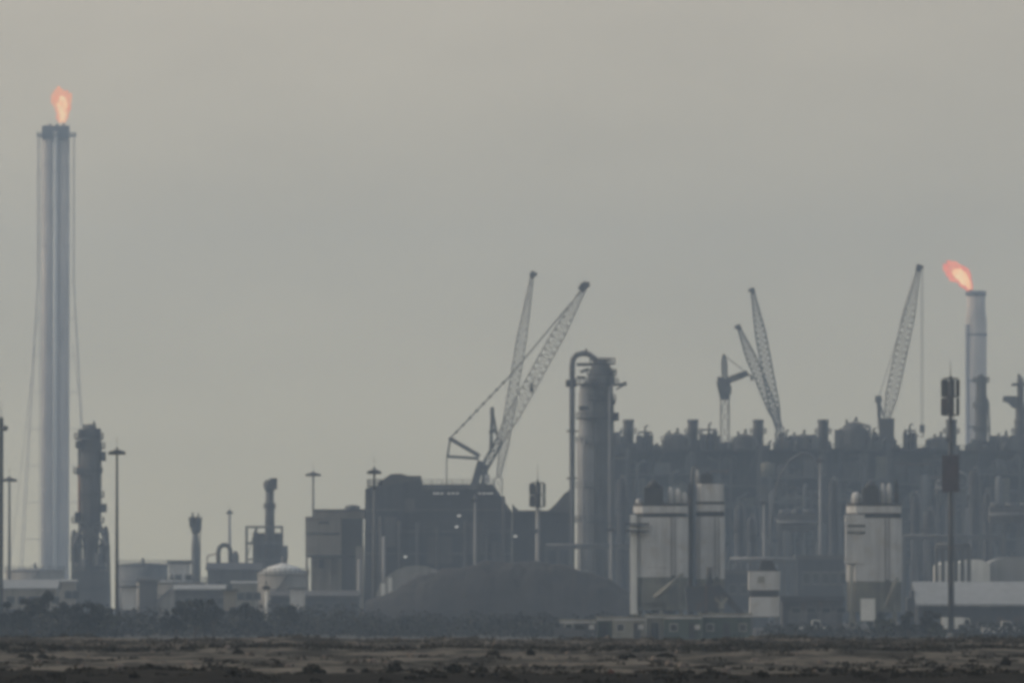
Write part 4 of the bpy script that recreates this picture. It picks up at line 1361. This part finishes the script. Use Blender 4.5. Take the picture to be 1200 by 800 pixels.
def vessel(px, rpx, top, D, label, m="clad", decks=(.45, .8)):
    V = View(D); s = V.s; x = V.x(px); zt = V.z(top); q = rpx * s
    t = thing("process_vessel", label, "vessel", (x, D, 0), "upright vessels in front of the plant")
    part("shell", MB().lathe(x, D, [(q * 1.1, 0), (q, 1.5), (q, zt - q), (q * .8, zt - q * .4), (q * .35, zt - .1), (.1, zt)], 20), M[m], t)
    for k in decks:
        part("platform", MB().ring_deck(x, D, zt * k, q * 1.5, .2, 16), M["grey"], t)
    part("pipe", MB().tube([(x + q * 1.25, D - .5, 0), (x + q * 1.25, D - .5, zt * .92), (x + q * .8, D - .3, zt + .5), (x, D, zt + .4)], .28, 8), M["grey"], t)
    part("ladder", MB().bar((x - .3, D - q - .3, 0), (x - .3, D - q - .3, zt), .1).bar((x + .3, D - q - .3, 0), (x + .3, D - q - .3, zt), .1).box(x - .3, x + .3, D - q - .42, D - q - .36, zt * .5, zt * .5 + .2), M["dark"], t)


for a in ((866, 5.5, 592, 2150, "stubby vessel just past the narrow silo's edge"), (880, 4.5, 606, 2130, "lowest upright vessel, above the small white hopper"),
          (976, 5, 562, 2180, "upright vessel close by the stout silo's dark filters"), (1072, 5, 578, 2160, "upright vessel just past the stout silo's roof"),
          (1088, 6, 598, 2120, "broad low vessel left of the antenna tower's shaft"), (1141, 5.5, 550, 2200, "tall vessel between antenna tower and slim column"),
          (1156, 4, 577, 2170, "thin vessel below the slim grey process column"), (728, 5, 560, 2160, "upright vessel squeezed between distillation column and widest silo")):
    vessel(*a)


def cooler(px0, px1, y0, y1, D, label):
    V = View(D); x0, x1 = V.x(px0), V.x(px1); z0, z1 = V.z(y1), V.z(y0)
    t = thing("air_cooler", label, "air cooler", ((x0 + x1) / 2, D, 0), "air coolers on legs in front of the plant")
    part("fan_casing", MB().box(x0, x1, D, D + 7, z0, z1), M["clad2"], t)
    n = 3
    for k in range(n):
        cx = x0 + (x1 - x0) * (k + .5) / n
        part("fan_ring", MB().lathe(cx, D + 3.5, [((x1 - x0) / n * .44, z1 + .005), ((x1 - x0) / n * .4, z1 + 1.0), ((x1 - x0) / n * .36, z1 + 1.0), ((x1 - x0) / n * .36, z1 + .01)], 18), M["grey"], t)
    for k in range(n + 1):
        cx = x0 + .3 + (x1 - x0 - .6) * k / n
        for dy in (.4, 6.6):
            part("leg", MB().box(cx - .2, cx + .2, D + dy - .2, D + dy + .2, 0, z0 - .004), M["grey"], t)
    part("header_pipe", MB().cyl((x0 - .4, D - .6, (z0 + z1) / 2), (x1 + .4, D - .6, (z0 + z1) / 2), .45, n=10), M["steel"], t)


cooler(912, 956, 602, 622, 2120, "air cooler bank beneath the arched duct")
cooler(1160, 1212, 594, 612, 2140, "air cooler bank at the picture edge under the stepped column")
cooler(1098, 1132, 566, 578, 2260, "highest air cooler bank, behind the antenna tower's lower cluster")
shed("equipment_building", 934, 988, 655, 650, 2000, 16, "dark flat-roofed equipment building left of the stout silo", "building", "clad", "clad2", 2, 5, pitch="flat")
shed("equipment_building", 917, 987, 704, 698, 1600, 12, "low dark equipment building between white hopper and stout silo", "building", "dark", "clad", 2, 4, pitch="flat")
shed("equipment_building", 846, 900, 672, 667, 1900, 12, "dark equipment building behind the small white hopper", "building", "clad", "clad2", 1, 4, pitch="flat")
pipe_rack(856, 932, 656, 1950, "pipe rack with bright top pipe behind the small white hopper", 6, "silver")
pipe_rack(1060, 1176, 629, 2050, "high pipe rack above the arched white stores", 8, "steel")
pipe_rack(640, 738, 640, 2000, "pipe rack between the spoil heap and the silos", 7, "steel")


# ------------------------------------------------------------------ cement silos
def silo(x0p, x1p, D, top_ring, body_top, body_bot, label, strip=None):
    V = View(D); s = V.s; xc = V.x((x0p + x1p) / 2); r = (x1p - x0p) * s / 2
    t = thing("cement_silo", label, "silo", (xc, D, 0), "white batching plant silos")
    zt, zb = V.z(body_top), V.z(body_bot)
    ch = r * .3
    sh = MB().stack(chamfer(xc, D, r, r, ch), zb, zt)
    for k in range(1, 6):
        z = zb + (zt - zb) * k / 6
        sh.stack(chamfer(xc, D, r + .05, r + .05, ch), z, z + .12)
    rg = random.Random(int(x0p))
    for k in range(1, 5):
        fx = xc - r * .62 + r * 1.24 * k / 5
        sh.box(fx - .06, fx + .06, D - r - .06, D - r + .1, zb + .02, zt - .02)
    part("shell", sh, M["white"], t)
    part("ladder", MB().bar((xc + r * .45 - .3, D - r - .25, .4), (xc + r * .45 - .3, D - r - .25, zt), .12).bar((xc + r * .45 + .3, D - r - .25, .4), (xc + r * .45 + .3, D - r - .25, zt), .12).box(xc + r * .45 - .3, xc + r * .45 + .3, D - r - .4, D - r - .3, zb, zb + .3), M["grey"], t)
    part("roof_gap", MB().stack(chamfer(xc, D, r * .94, r * .94, ch), zt + .01, V.z(top_ring) - .01), M["dark"], t)
    z2 = V.z(top_ring)
    part("roof_ring", MB().stack(chamfer(xc, D, r * .985, r * .985, ch), z2, z2 + 8 * s), M["white"], t)
    part("handrail", MB().stack(chamfer(xc, D, r * .97, r * .97, ch), z2 + 8.05 * s, z2 + 11.5 * s), M["dark"], t)
    lg = []
    for k in range(6):
        a = R(30 + 60 * k)
        p = MB().box(xc + r * .86 * math.cos(a) - .3, xc + r * .86 * math.cos(a) + .3, D + r * .86 * math.sin(a) - .3, D + r * .86 * math.sin(a) + .3, 0, zb + .4)
        part("leg", p, M["cream"], t)
    br = MB()
    for k in range(6):
        a, b = R(30 + 60 * k), R(90 + 60 * k)
        pa = Vector((xc + r * .86 * math.cos(a), D + r * .86 * math.sin(a), 0)); pb = Vector((xc + r * .86 * math.cos(b), D + r * .86 * math.sin(b), 0))
        for f0, f1 in ((.05, .55), (.55, .98)):
            br.bar(pa + Vector((0, 0, zb * f0)), pb + Vector((0, 0, zb * f1)), .2)
            br.bar(pb + Vector((0, 0, zb * f0)), pa + Vector((0, 0, zb * f1)), .2)
        br.bar(pa + Vector((0, 0, zb * .55)), pb + Vector((0, 0, zb * .55)), .25)
    part("leg_bracing", br, M["green"], t)
    part("skirt", MB().stack(chamfer(xc, D, r * .97, r * .97, ch), zb * .42, zb - .02), M["skirt"], t)
    part("weigh_bin", MB().lathe(xc, D - r * .2, [(.5, .8), (r * .4, 3.0), (r * .4, zb * .42)], 14), M["grey"], t)
    return t, V, s, xc, r, z2


def filter_units(t, V, items):
    for kind, a, b, y0, y1 in items:
        xc = V.x((a + b) / 2); r = (b - a) * V.s / 2
        z0, z1 = V.z(y0), V.z(y1)
        if kind == "dark":
            part("dust_filter", MB().box(xc - r, xc + r, V.D - r, V.D + r, z0, z0 + (z1 - z0) * .7).lathe(xc, V.D, [(r * .9, z0 + (z1 - z0) * .7), (r * .4, z1 - .3), (.15, z1)], 12), M["dark"], t)
        else:
            part("vent_filter", MB().lathe(xc, V.D, [(r, z0), (r, z0 + (z1 - z0) * .75), (r * .7, z0 + (z1 - z0) * .92), (.1, z1)], 14), M["white"], t)


D1 = 1550
t, V, s, xc, r, z2 = silo(742, 806, D1, 601, 606, 676, "widest white silo of the pair with an attached stair shaft")
filter_units(t, V, (("dark", 755, 777, 592.5, 562), ("white", 783, 789, 592.5, 570), ("white", 791, 798, 592.5, 572), ("white", 799, 805, 592.5, 576), ("white", 745, 752, 592.5, 584)))
st = MB().box(V.x(738.5), V.x(746), D1 - r * 1.06, D1 - r * .55, 0, V.z(603))
part("stair_shaft", st, M["white2"], t)
bl = MB()
for y in (614, 622):
    bl.box(V.x(733), V.x(760), D1 - r - 1.6, D1 - r * 1.06 - .02, V.z(y + 1), V.z(y - 1))
part("balcony", bl, M["dark"], t)
part("batching_cabin", MB().box(V.x(752), V.x(782), D1 - r - .6, D1 - r * .6, V.z(706), V.z(684)), M["skirt"], t)
part("screw_conveyor", MB().tube([V.p(766, 700, -5.5), V.p(800, 672, -5.5)], .35, 10), M["cream"], t)

t, V, s, xc, r, z2 = silo(815.5, 849, D1 + 6, 599, 605, 678, "narrower white silo of the pair with a tall pipe on its side")
part("cap_drum", MB().stack(chamfer(xc, D1 + 6, r * .94, r * .94, r * .3), V.z(588.2), V.z(567)), M["white"], t)
filter_units(t, V, (("dark", 821, 835, 566.9, 552), ("white", 815, 819.5, 566.9, 549)))
part("filling_pipe", MB().tube([V.p(811, 735), V.p(811, 600), V.p(811, 556), V.p(812, 549), V.p(815, 546), V.p(818, 550), V.p(818, 572)], 1.5 * s, 10), M["steel"], t)
part("gap_shade", MB().box(V.x(806.5), V.x(810), D1 + 4, D1 + 8, 0, V.z(566)), M["dark"], t)  # dark box stands in for the shade in the gap between the silos

t, V, s, xc, r, z2 = silo(992, 1056, D1 + 2, 601, 607, 681, "stout white silo standing alone with a square sign board at its legs")
filter_units(t, V, (("dark", 1011, 1030, 592, 563), ("white", 1032, 1037, 592, 566), ("white", 1039, 1045, 592, 566), ("dark", 1048, 1053, 592, 561), ("white", 998, 1009, 592, 576)))
part("stair_shaft", MB().box(V.x(989.5), V.x(1012), D1 + 2 - r * 1.05, D1 + 2 - r * .5, V.z(660), V.z(603)), M["white"], t)
bl = MB()
for y in (616, 624):
    bl.box(V.x(992), V.x(1012.5), D1 + 2 - r * 1.05 - .15, D1 + 2 - r * 1.05 - .01, V.z(y + 1.3), V.z(y - 1.3))
part("shaft_window", bl, M["glass"], t)
part("down_chute", MB().tube([V.p(996, 740, -5), V.p(996, 662, -5)], 2.2 * s, 12), M["cream"], t)
part("screw_conveyor", MB().tube([V.p(1036, 712, -5.5), V.p(1050, 676, -5.5)], .35, 10), M["cream"], t)

Vs = View(D1 - 10)
t = thing("sign_board", "blank square white board on posts under the stout silo", "sign", (Vs.x(1017), D1 - 10, 0))
part("panel", MB().box(Vs.x(1008.5), Vs.x(1025.5), D1 - 10, D1 - 9.8, Vs.z(727), Vs.z(701)), M["white2"], t)
for px in (1011, 1023):
    part("post", MB().box(Vs.x(px) - .08, Vs.x(px) + .08, D1 - 9.78, D1 - 9.6, 0, Vs.z(703)), M["steel"], t)


def batching_hopper():
    D = 1530; V = View(D)
    t = thing("batching_hopper", "dark aggregate hopper with sloping conveyor at the paired silos' feet", "hopper", (V.x(830), D, 0))
    part("bin", MB().prism([(V.x(806), V.z(716)), (V.x(842), V.z(716)), (V.x(846), V.z(686)), (V.x(803), V.z(686))], D, D + 6), M["dark"], t)
    part("divider", MB().box(V.x(826.5), V.x(828), D - .25, D - .004, V.z(718), V.z(685)), M["rust"], t)
    part("conveyor", MB().bar(V.p(840, 686, 2), V.p(872, 722, 2), 2.2, .9), M["dark"], t)
    for px in (808, 824, 840):
        part("leg", MB().box(V.x(px) - .25, V.x(px) + .25, D + .5, D + 1, 0, V.z(716)), M["dark"], t)
    part("discharge_pipe", MB().cyl(V.p(831.5, 686, 3), V.p(831.5, 664, 3), .5, n=10), M["dark"], t)
    part("cross_brace", MB().bar(V.p(842, 712, -.4), V.p(852, 700, -.4), .5).bar(V.p(838, 700, -.4), V.p(848, 712, -.4), .4), M["cream"], t)


batching_hopper()


def white_bin():
    D = 1500; V = View(D)
    t = thing("white_hopper", "small white twin-box hopper between the batching plant and stout silo", "hopper", (V.x(896), D, 0))
    part("upper_box", MB().box(V.x(877.5), V.x(914), D, D + 5, V.z(691), V.z(669)), M["white"], t)
    part("dark_band", MB().box(V.x(880), V.x(912), D + .3, D + 4.7, V.z(699), V.z(691.1)), M["dark"], t)
    part("lower_box", MB().box(V.x(879), V.x(913), D + .1, D + 4.9, V.z(722), V.z(699.1)), M["white"], t)
    part("top_hood", MB().prism([(V.x(888), V.z(669)), (V.x(912), V.z(669)), (V.x(904), V.z(656)), (V.x(893), V.z(656))], D + 1, D + 4), M["dark"], t)
    for px in (881, 911):
        for dy in (.6, 4.2):
            part("leg", MB().box(V.x(px) - .2, V.x(px) + .2, D + dy - .2, D + dy + .2, 0, V.z(722)), M["steel"], t)
    part("door", MB().box(V.x(888), V.x(896), D - .05, D - .003, V.z(683), V.z(675)), M["cream"], t)


white_bin()


# ------------------------------------------------------------------ low buildings, right
def warehouse():
    D = 1640; V = View(D)
    t = thing("warehouse", "long low warehouse with a broad pale metal roof", "warehouse", (V.x(1140), D, 0))
    x0, x1 = V.x(1073), V.x(1216)
    part("wall", MB().box(x0 + .5, x1 - .5, D + 1, D + 26, 0, V.z(710)), M["clad"], t)
    rf = MB()
    zE, zR = V.z(709.5), V.z(683)
    rf._add([(x0, D, zE), (x1, D, zE), (x1, D + 13, zR), (x0, D + 13, zR), (x0, D, zE + .3), (x1, D, zE + .3), (x1, D + 13, zR + .3), (x0, D + 13, zR + .3)],
            [(0, 3, 2, 1), (4, 5, 6, 7), (0, 1, 5, 4), (1, 2, 6, 5), (2, 3, 7, 6), (3, 0, 4, 7)])
    rf._add([(x0, D + 27, zE), (x1, D + 27, zE), (x1, D + 13, zR), (x0, D + 13, zR), (x0, D + 27, zE + .3), (x1, D + 27, zE + .3), (x1, D + 13, zR + .3), (x0, D + 13, zR + .3)],
            [(0, 1, 2, 3), (4, 7, 6, 5), (0, 4, 5, 1), (1, 5, 6, 2), (2, 6, 7, 3), (3, 7, 4, 0)])
    part("roof", rf, M["roof"], t)
    for i in range(6):
        cx = x0 + 2 + 3.1 * i
        part("door", MB().box(cx - 1, cx + 1, D + .9, D + .98, 0, 2.6), M["dark"], t)
    part("roof_vent", MB().box(V.x(1064), V.x(1072.5), D + 4, D + 9, 0, V.z(700)).cyl((V.x(1070), D + 6, 0), (V.x(1070), D + 6, V.z(692)), .5, n=8), M["clad"], t)
    for a, b, top, bm, lab in ((1100, 1128, 657, "white2", "short bright white store beside the tall antenna tower"), (1122, 1160, 655, "white2", "middle arched store between the short bright store and the edge store"), (1158, 1222, 652, "roof", "widest arched store, pale lilac, cut by the picture edge")):
        Dk = 1760 + (a % 7) * 3; W = View(Dk)
        q = thing("arched_store", lab, "store", (W.x((a + b) / 2), Dk, 0), "arched stores behind the warehouse")
        c = (a + b) / 2; hw = (b - a) / 2
        pts = [(W.x(a), 0), (W.x(b), 0)] + [(W.x(c + hw * math.cos(R(g))), W.z(663 - (663 - top) * math.sin(R(g)))) for g in range(0, 181, 15)]
        part("vault", MB().prism(pts, Dk, Dk + 22), M[bm], q)
        part("door", MB().box(W.x(c - hw * .35), W.x(c + hw * .35), Dk - .08, Dk - .004, 0, W.z(682)), M["grey"], q)


warehouse()
pipe_rack(1098, 1136, 640, 1720, "short rack of upright pipes around the tall antenna tower's shaft", 5, "steel")


def cabins():
    D = 1255
    V = View(D)
    spec = [(656, 698, 725, "grey", "greyish site cabin at the left end of the cabin row"), (700, 717, 722, "green", "narrow green site cabin second in the cabin row"),
            (717.5, 756, 722, "cream", "cream site cabin before the wide silo's stair shaft"), (757, 778, 719, "cream", "pale site cabin with tall doorway below the wide silo"),
            (778.5, 822, 720, "green", "green site cabin in front of the batching hopper"), (822.5, 880, 718, "green", "longest green site cabin at the end of the row")]
    for i, (a, b, top, m, lab) in enumerate(spec):
        Dk = D + (i % 2) * 3
        V = View(Dk)
        x0, x1, zt = V.x(a), V.x(b), V.z(top)
        t = thing("site_cabin", lab, "cabin", ((x0 + x1) / 2, Dk, 0), "row of site cabins")
        part("wall", MB().box(x0, x1, Dk, Dk + 3, .25, zt - .25), M[m], t)
        part("roof", MB().box(x0 - .15, x1 + .15, Dk - .25, Dk + 3.2, zt - .24, zt), M["cream"], t)
        part("skid", MB().box(x0 + .1, x1 - .1, Dk + .2, Dk + 2.8, 0, .24), M["dark"], t)
        n = max(1, int((x1 - x0) / 2.1))
        for k in range(n):
            cx = x0 + (x1 - x0) * (k + .5) / n
            if k == n // 2:
                d = part("door", MB().box(cx - .42, cx + .42, Dk - .06, Dk - .004, .3, 2.35), M["dark"], t)
                part("handle", MB().box(cx + .28, cx + .34, Dk - .12, Dk - .064, 1.25, 1.4), M["steel"], d)
            else:
                wd = part("window", MB().box(cx - .5, cx + .5, Dk - .07, Dk - .004, 1.25, 2.25), M["white"], t)
                part("pane", MB().box(cx - .42, cx + .42, Dk - .1, Dk - .074, 1.33, 2.17), M["glass"], wd)
        if i % 2 == 0:
            part("cooling_unit", MB().box(x1 - .9, x1 - .2, Dk - .5, Dk - .07, 1.5, 2.1), M["white"], t)
        part("shade_strip", MB().box(x0, x1, Dk - .28, Dk - .255, zt - .5, zt - .28), M["white"], t)


cabins()


def truck(px, D, label, m, name="parked_truck", cat="truck", L=5.6):
    V = View(D); x = V.x(px)
    t = thing(name, label, cat, (x, D, 0), "parked vehicles by the warehouse")
    part("body", MB().prism([(x - L / 2, .55), (x + L * .48, .55), (x + L * .5, 1.2), (x + L * .34, 1.45), (x + L * .26, 2.25), (x + L * .02, 2.3), (x, 1.35), (x - L / 2, 1.35)], D, D + 2), M[m], t)
    part("cargo_bed", MB().box(x - L / 2 - .05, x - .1, D - .06, D + 2.06, 1.36, 1.75), M["grey"], t)
    part("window", MB().prism([(x + L * .04, 1.5), (x + L * .31, 1.5), (x + L * .245, 2.12), (x + L * .04, 2.15)], D - .02, D - .003), M["glass"], t)
    for k in (-.3, .3):
        wh = part("wheel", MB().cyl((x + L * k, D - .04, .42), (x + L * k, D + .3, .42), .42, n=16), M["tyre"], t)
        part("rim", MB().cyl((x + L * k, D - .07, .42), (x + L * k, D - .042, .42), .22, n=12), M["steel"], wh)
        part("wheel", MB().cyl((x + L * k, D + 1.7, .42), (x + L * k, D + 2.04, .42), .42, n=16), M["tyre"], t)
    part("headlight", MB().box(x + L * .5 - .1, x + L * .5 + .02, D + .2, D + .5, .85, 1.05), M["white2"], t)


def box_truck(px, D, label, m, w_=3.4, z1=3.3):
    V = View(D); x = V.x(px)
    t = thing("box_truck", label, "truck", (x, D, 0), "parked vehicles by the warehouse")
    part("cargo_box", MB().box(x - w_, x + w_ * .45, D, D + 2.3, .95, z1), M[m], t)
    part("cab", MB().prism([(x + w_ * .47, .6), (x + w_ * .98, .6), (x + w_, 1.6), (x + w_ * .86, 2.55), (x + w_ * .47, 2.6)], D + .1, D + 2.2), M["white2"], t)
    part("window", MB().prism([(x + w_ * .55, 1.65), (x + w_ * .93, 1.65), (x + w_ * .83, 2.4), (x + w_ * .55, 2.4)], D + .07, D + .096), M["glass"], t)
    part("chassis", MB().box(x - w_, x + w_ * .95, D + .3, D + 2, .6, .94), M["dark"], t)
    for k in (-.75, -.45, .72):
        wh = part("wheel", MB().cyl((x + w_ * k, D, .5), (x + w_ * k, D + .35, .5), .5, n=16), M["tyre"], t)
        part("rim", MB().cyl((x + w_ * k, D - .03, .5), (x + w_ * k, D - .002, .5), .26, n=12), M["steel"], wh)
        part("wheel", MB().cyl((x + w_ * k, D + 1.95, .5), (x + w_ * k, D + 2.3, .5), .5, n=16), M["tyre"], t)


box_truck(1121, 1480, "white box truck parked at the tall antenna tower's foot", "white2", 2.2, 2.7)
truck(1173, 1400, "pale pickup parked in front of the warehouse at the scrub's edge", "white", L=5.4)
truck(1145, 1420, "dark grey pickup parked between box truck and pale pickup", "grey", L=5.2)
truck(672, 1245, "grey pickup parked before the greyish end cabin", "grey", L=5.0)
truck(951, 1490, "white pickup with bright flank between white hopper and stout silo", "white2", L=4.6)


# ------------------------------------------------------------------ trees and scrub
tl = [
    (8, 1330, 703, 34, "leaf3", "dark tree at the picture edge under the lampless mast"),
    (30, 1300, 698, 36, "leaf", "tallest dusty tree before the pale shed at the edge"),
    (54, 1340, 694, 40, "leaf3", "dense dark tree in front of the tall flare's base"),
    (80, 1310, 702, 36, "leaf", "rounded tree below the process column's left leg"),
    (104, 1290, 697, 34, "leaf3", "dark tree directly below the blue-grey process column"),
    (124, 1350, 706, 30, "leaf2", "small olive tree between process column and lone mast"),
    (206, 1330, 704, 34, "leaf3", "dark tree standing before the long ridged grey shed"),
    (229, 1310, 697, 36, "leaf", "tall dusty tree below the slim chimney"),
    (250, 1340, 700, 30, "leaf3", "dark tree touching the narrow pump house"),
    (290, 1400, 704, 36, "leaf3", "dark tree just past the narrow pump house"),
    (335, 1420, 702, 40, "leaf3", "wide dark tree below the pale round tank"),
    (1065, 1340, 716, 26, "leaf", "small tree just past the stout silo's legs"),
    (1088, 1320, 713, 30, "leaf3", "dark tree under the warehouse roof's left end"),
    (1038, 1360, 722, 26, "leaf2", "low olive tree in front of the stout silo"),
    (1100, 1300, 724, 28, "leaf2", "low olive tree before the tall antenna tower"),
    (745, 1290, 716, 20, "leaf2", "bushy olive tree behind the cream cabin"),
]
for i, (px, D, top, wd, m, lab) in enumerate(tl):
    tree(px, D, top, wd, lab, m, seed=i)


def scatter(name, spots, m, size, rg):
    mb = MB()
    for (x, y, z, r, h, n) in spots:
        for k in range(n):
            a = rg.uniform(0, 6.28); q = r * math.sqrt(rg.random())
            hh = h * (1 - (q / r) ** 2) ** .5
            mb.leaf((x + q * math.cos(a), y + q * math.sin(a), z + hh * rg.random() ** .6), size * rg.uniform(.5, 1.4), rg)
    o = make(name, mb, m, (0, 0, 0)); o["kind"] = "stuff"
    return o


rg = random.Random(21)
# far belt of undergrowth that closes the yard: reads as one dark band
sp = []
for i in range(330):
    D = rg.uniform(1380, 1560); V = View(D)
    px = rg.uniform(120, 720)
    hpx = 1.0 if px < 420 else .8
    sp.append((V.x(px), D, 0, rg.uniform(1.5, 3.2), rg.uniform(2.4, 5.2) * hpx, 70))
for i in range(110):
    D = rg.uniform(1340, 1480); V = View(D)
    sp.append((V.x(rg.uniform(900, 1215)), D, 0, rg.uniform(1.2, 2.6), rg.uniform(1.0, 2.4), 50))
for i in range(110):
    D = rg.uniform(1300, 1440); V = View(D)
    sp.append((V.x(rg.uniform(-15, 135)), D, 0, rg.uniform(1.2, 2.6), rg.uniform(2.2, 5.0), 75))
scatter("undergrowth", sp, M["leaf3"], .3, rg)
# low scrub on the flat
sp = []
for i in range(1150):
    D = 470 + 150 * rg.random() ** .8; V = View(D)
    x = V.x(rg.uniform(-60, 1260))
    if mnoise.noise(Vector((x * .24, D * .04, 5))) < -.2:
        continue
    sp.append((x, D, height(x, D), rg.uniform(.2, .75), rg.uniform(.08, .28), 26))
scatter("scrub", sp, M["scrub"], .065, rg)
sp = []
for i in range(150):
    D = rg.uniform(490, 622); V = View(D); x = V.x(rg.uniform(850, 1260))
    sp.append((x, D, height(x, D), rg.uniform(.4, 1.0), rg.uniform(.1, .3), 40))
for i in range(760):
    D = rg.choice([rg.gauss(468, 3), rg.gauss(468, 3), rg.gauss(465, 2.5), rg.uniform(320, 600)]); V = View(D)  # dark clumps massed along the ridge stand in for its shadow line
    x = V.x(rg.uniform(-60, 1260))
    sp.append((x, D, height(x, D), rg.uniform(.15, .6), rg.uniform(.06, .26), 34))
for i in range(420):
    D = rg.uniform(318, 462); V = View(D); x = V.x(rg.uniform(-60, 1260))
    if mnoise.noise(Vector((x * .35, D * .05, 11))) < .08:
        continue
    sp.append((x, D, height(x, D) - .02, rg.uniform(.15, .75), rg.uniform(.04, .2), 60))
bs_ = []
for i in range(330):
    D = rg.uniform(240, 272); V = View(D)
    x = V.x(rg.uniform(-60, 1260))
    bs_.append((x, D, bank(x, D) - .02, rg.uniform(.15, .5), rg.uniform(.04, .13) if i % 5 else rg.uniform(.12, .3), 60))
stones = MB()
for i in range(650):
    D = rg.choice([rg.uniform(472, 610), rg.uniform(472, 610), rg.uniform(310, 500)]); V = View(D); x = V.x(rg.uniform(-50, 1250)); z = height(x, D)
    q = rg.uniform(.04, .15) if i % 9 else rg.uniform(.15, .28); n0 = 6
    ring = [(x + q * rg.uniform(.6, 1.1) * math.cos(6.28 * k / n0), D + q * rg.uniform(.6, 1.1) * math.sin(6.28 * k / n0), z - .05) for k in range(n0)]
    top = [(x + .6 * (a - x) + rg.uniform(-.05, .05), D + .6 * (b - D), z + q * rg.uniform(.35, .8)) for a, b, c in ring]
    stones._add(ring + top, [tuple(range(n0, 2 * n0))] + [(k, (k + 1) % n0, n0 + (k + 1) % n0, n0 + k) for k in range(n0)])
so_ = make("rubble", stones, M["stone"], (0, 0, 0)); so_["kind"] = "stuff"
scatter("bank_undergrowth", bs_, M["scrubdk"], .05, rg)
scatter("scrub_and_ridge_shade", sp, M["scrubdk"], .055, rg)


def bush(px, py, wpx, hpx, label, m="scrubdk"):
    D = 2.4 * F / (py - 705.0)
    for _ in range(8):
        V = View(D); x = V.x(px); z = height(x, D)
        D = .5 * D + .5 * max(290.0, (5.0 - z) * F / (py - 705.0))
    V = View(D); x = V.x(px); z = height(x, D) - .05; r = wpx * V.s / 2; h = hpx * V.s
    t = thing("bush", label, "bush", (x, D, z), "dark bushes on the sand")
    rg_ = random.Random(int(px * 7))
    mb = MB()
    for i in range(420):
        a = rg_.uniform(0, 6.28); q = r * math.sqrt(rg_.random())
        hh = h * (1 - (q / r) ** 2) ** .5 * (.75 + .5 * mnoise.noise(Vector((a * 2, q * 3, px))))
        mb.leaf((x + q * math.cos(a), D + q * math.sin(a), z + .03 + hh * rg_.random() ** .5), .045 * rg_.uniform(.6, 1.5), rg_)
    st = MB()
    for k in range(6):
        a = rg_.uniform(0, 6.28)
        st.tube([(x, D, z), (x + r * .5 * math.cos(a), D + r * .5 * math.sin(a), z + h * .7)], [.02, .008], 5)
    part("foliage", mb, M[m], t)
    part("stem", st, M["bark"], t)


bl_ = [
    (367, 791, 32, 19, "leaf3", "large round bush on pale sand, below the mast behind the concrete building"),
    (463, 787, 20, 16, "scrubdk", "upright dark bush below the pale half-round store"),
    (411, 786, 10, 8, "scrubdk", "small dark bush, one of two dots left of the upright bush"),
    (429, 786, 9, 6, "scrubdk", "tiny dark bush, nearer of the dots beside the upright bush"),
    (578, 769, 16, 9, "scrub", "brown bush on the ridge under the dark building's wing"),
    (212, 788, 14, 9, "scrubdk", "square-topped dark bush below the ridged grey shed"),
    (245, 792, 20, 9, "scrubdk", "flat spreading bush on sand below the tall dusty tree"),
    (279, 767, 16, 10, "scrubdk", "dark bush on the ridge line below the pump house"),
    (716, 791, 10, 8, "rustbush", "reddish bush at the dark bank below the cabin row"),
    (735, 770, 22, 6, "scrubdk", "flat dark bush on the ridge before the cream cabin"),
    (780, 769, 22, 6, "scrubdk", "flat dark bush on the ridge before the green cabin"),
    (954, 787, 26, 9, "scrubdk", "broad dark bush below the white pickup"),
    (983, 788, 22, 8, "scrubdk", "low bush touching the broad one below the stout silo"),
    (1038, 793, 30, 17, "leaf3", "tall bush at the dark bank below the stout silo's edge"),
    (1101, 791, 14, 15, "scrubdk", "narrow upright bush below the tall antenna tower"),
    (1178, 781, 12, 12, "scrubdk", "small upright bush on sand at the picture edge"),
    (622, 767, 10, 12, "scrubdk", "small pointed bush on the ridge below the one-cluster antenna tower"),
    (30, 770, 20, 6, "scrubdk", "flat dark bush on the ridge below the edge trees"),
    (50, 770, 14, 7, "scrubdk", "round little bush on the ridge below the tall flare"),
    (533, 790, 18, 18, "leaf3", "slanting bush in a sand gully below the dark building"),
    (565, 787, 14, 9, "scrubdk", "dark bush on sand below the slim pale mast light"),
]
M["rustbush"] = leafmat("rusty_scrub", (0.12, 0.035, 0.025))
for (px, py, wd, hh, m, lab) in bl_:
    bush(px, py, wd, hh, lab, m)
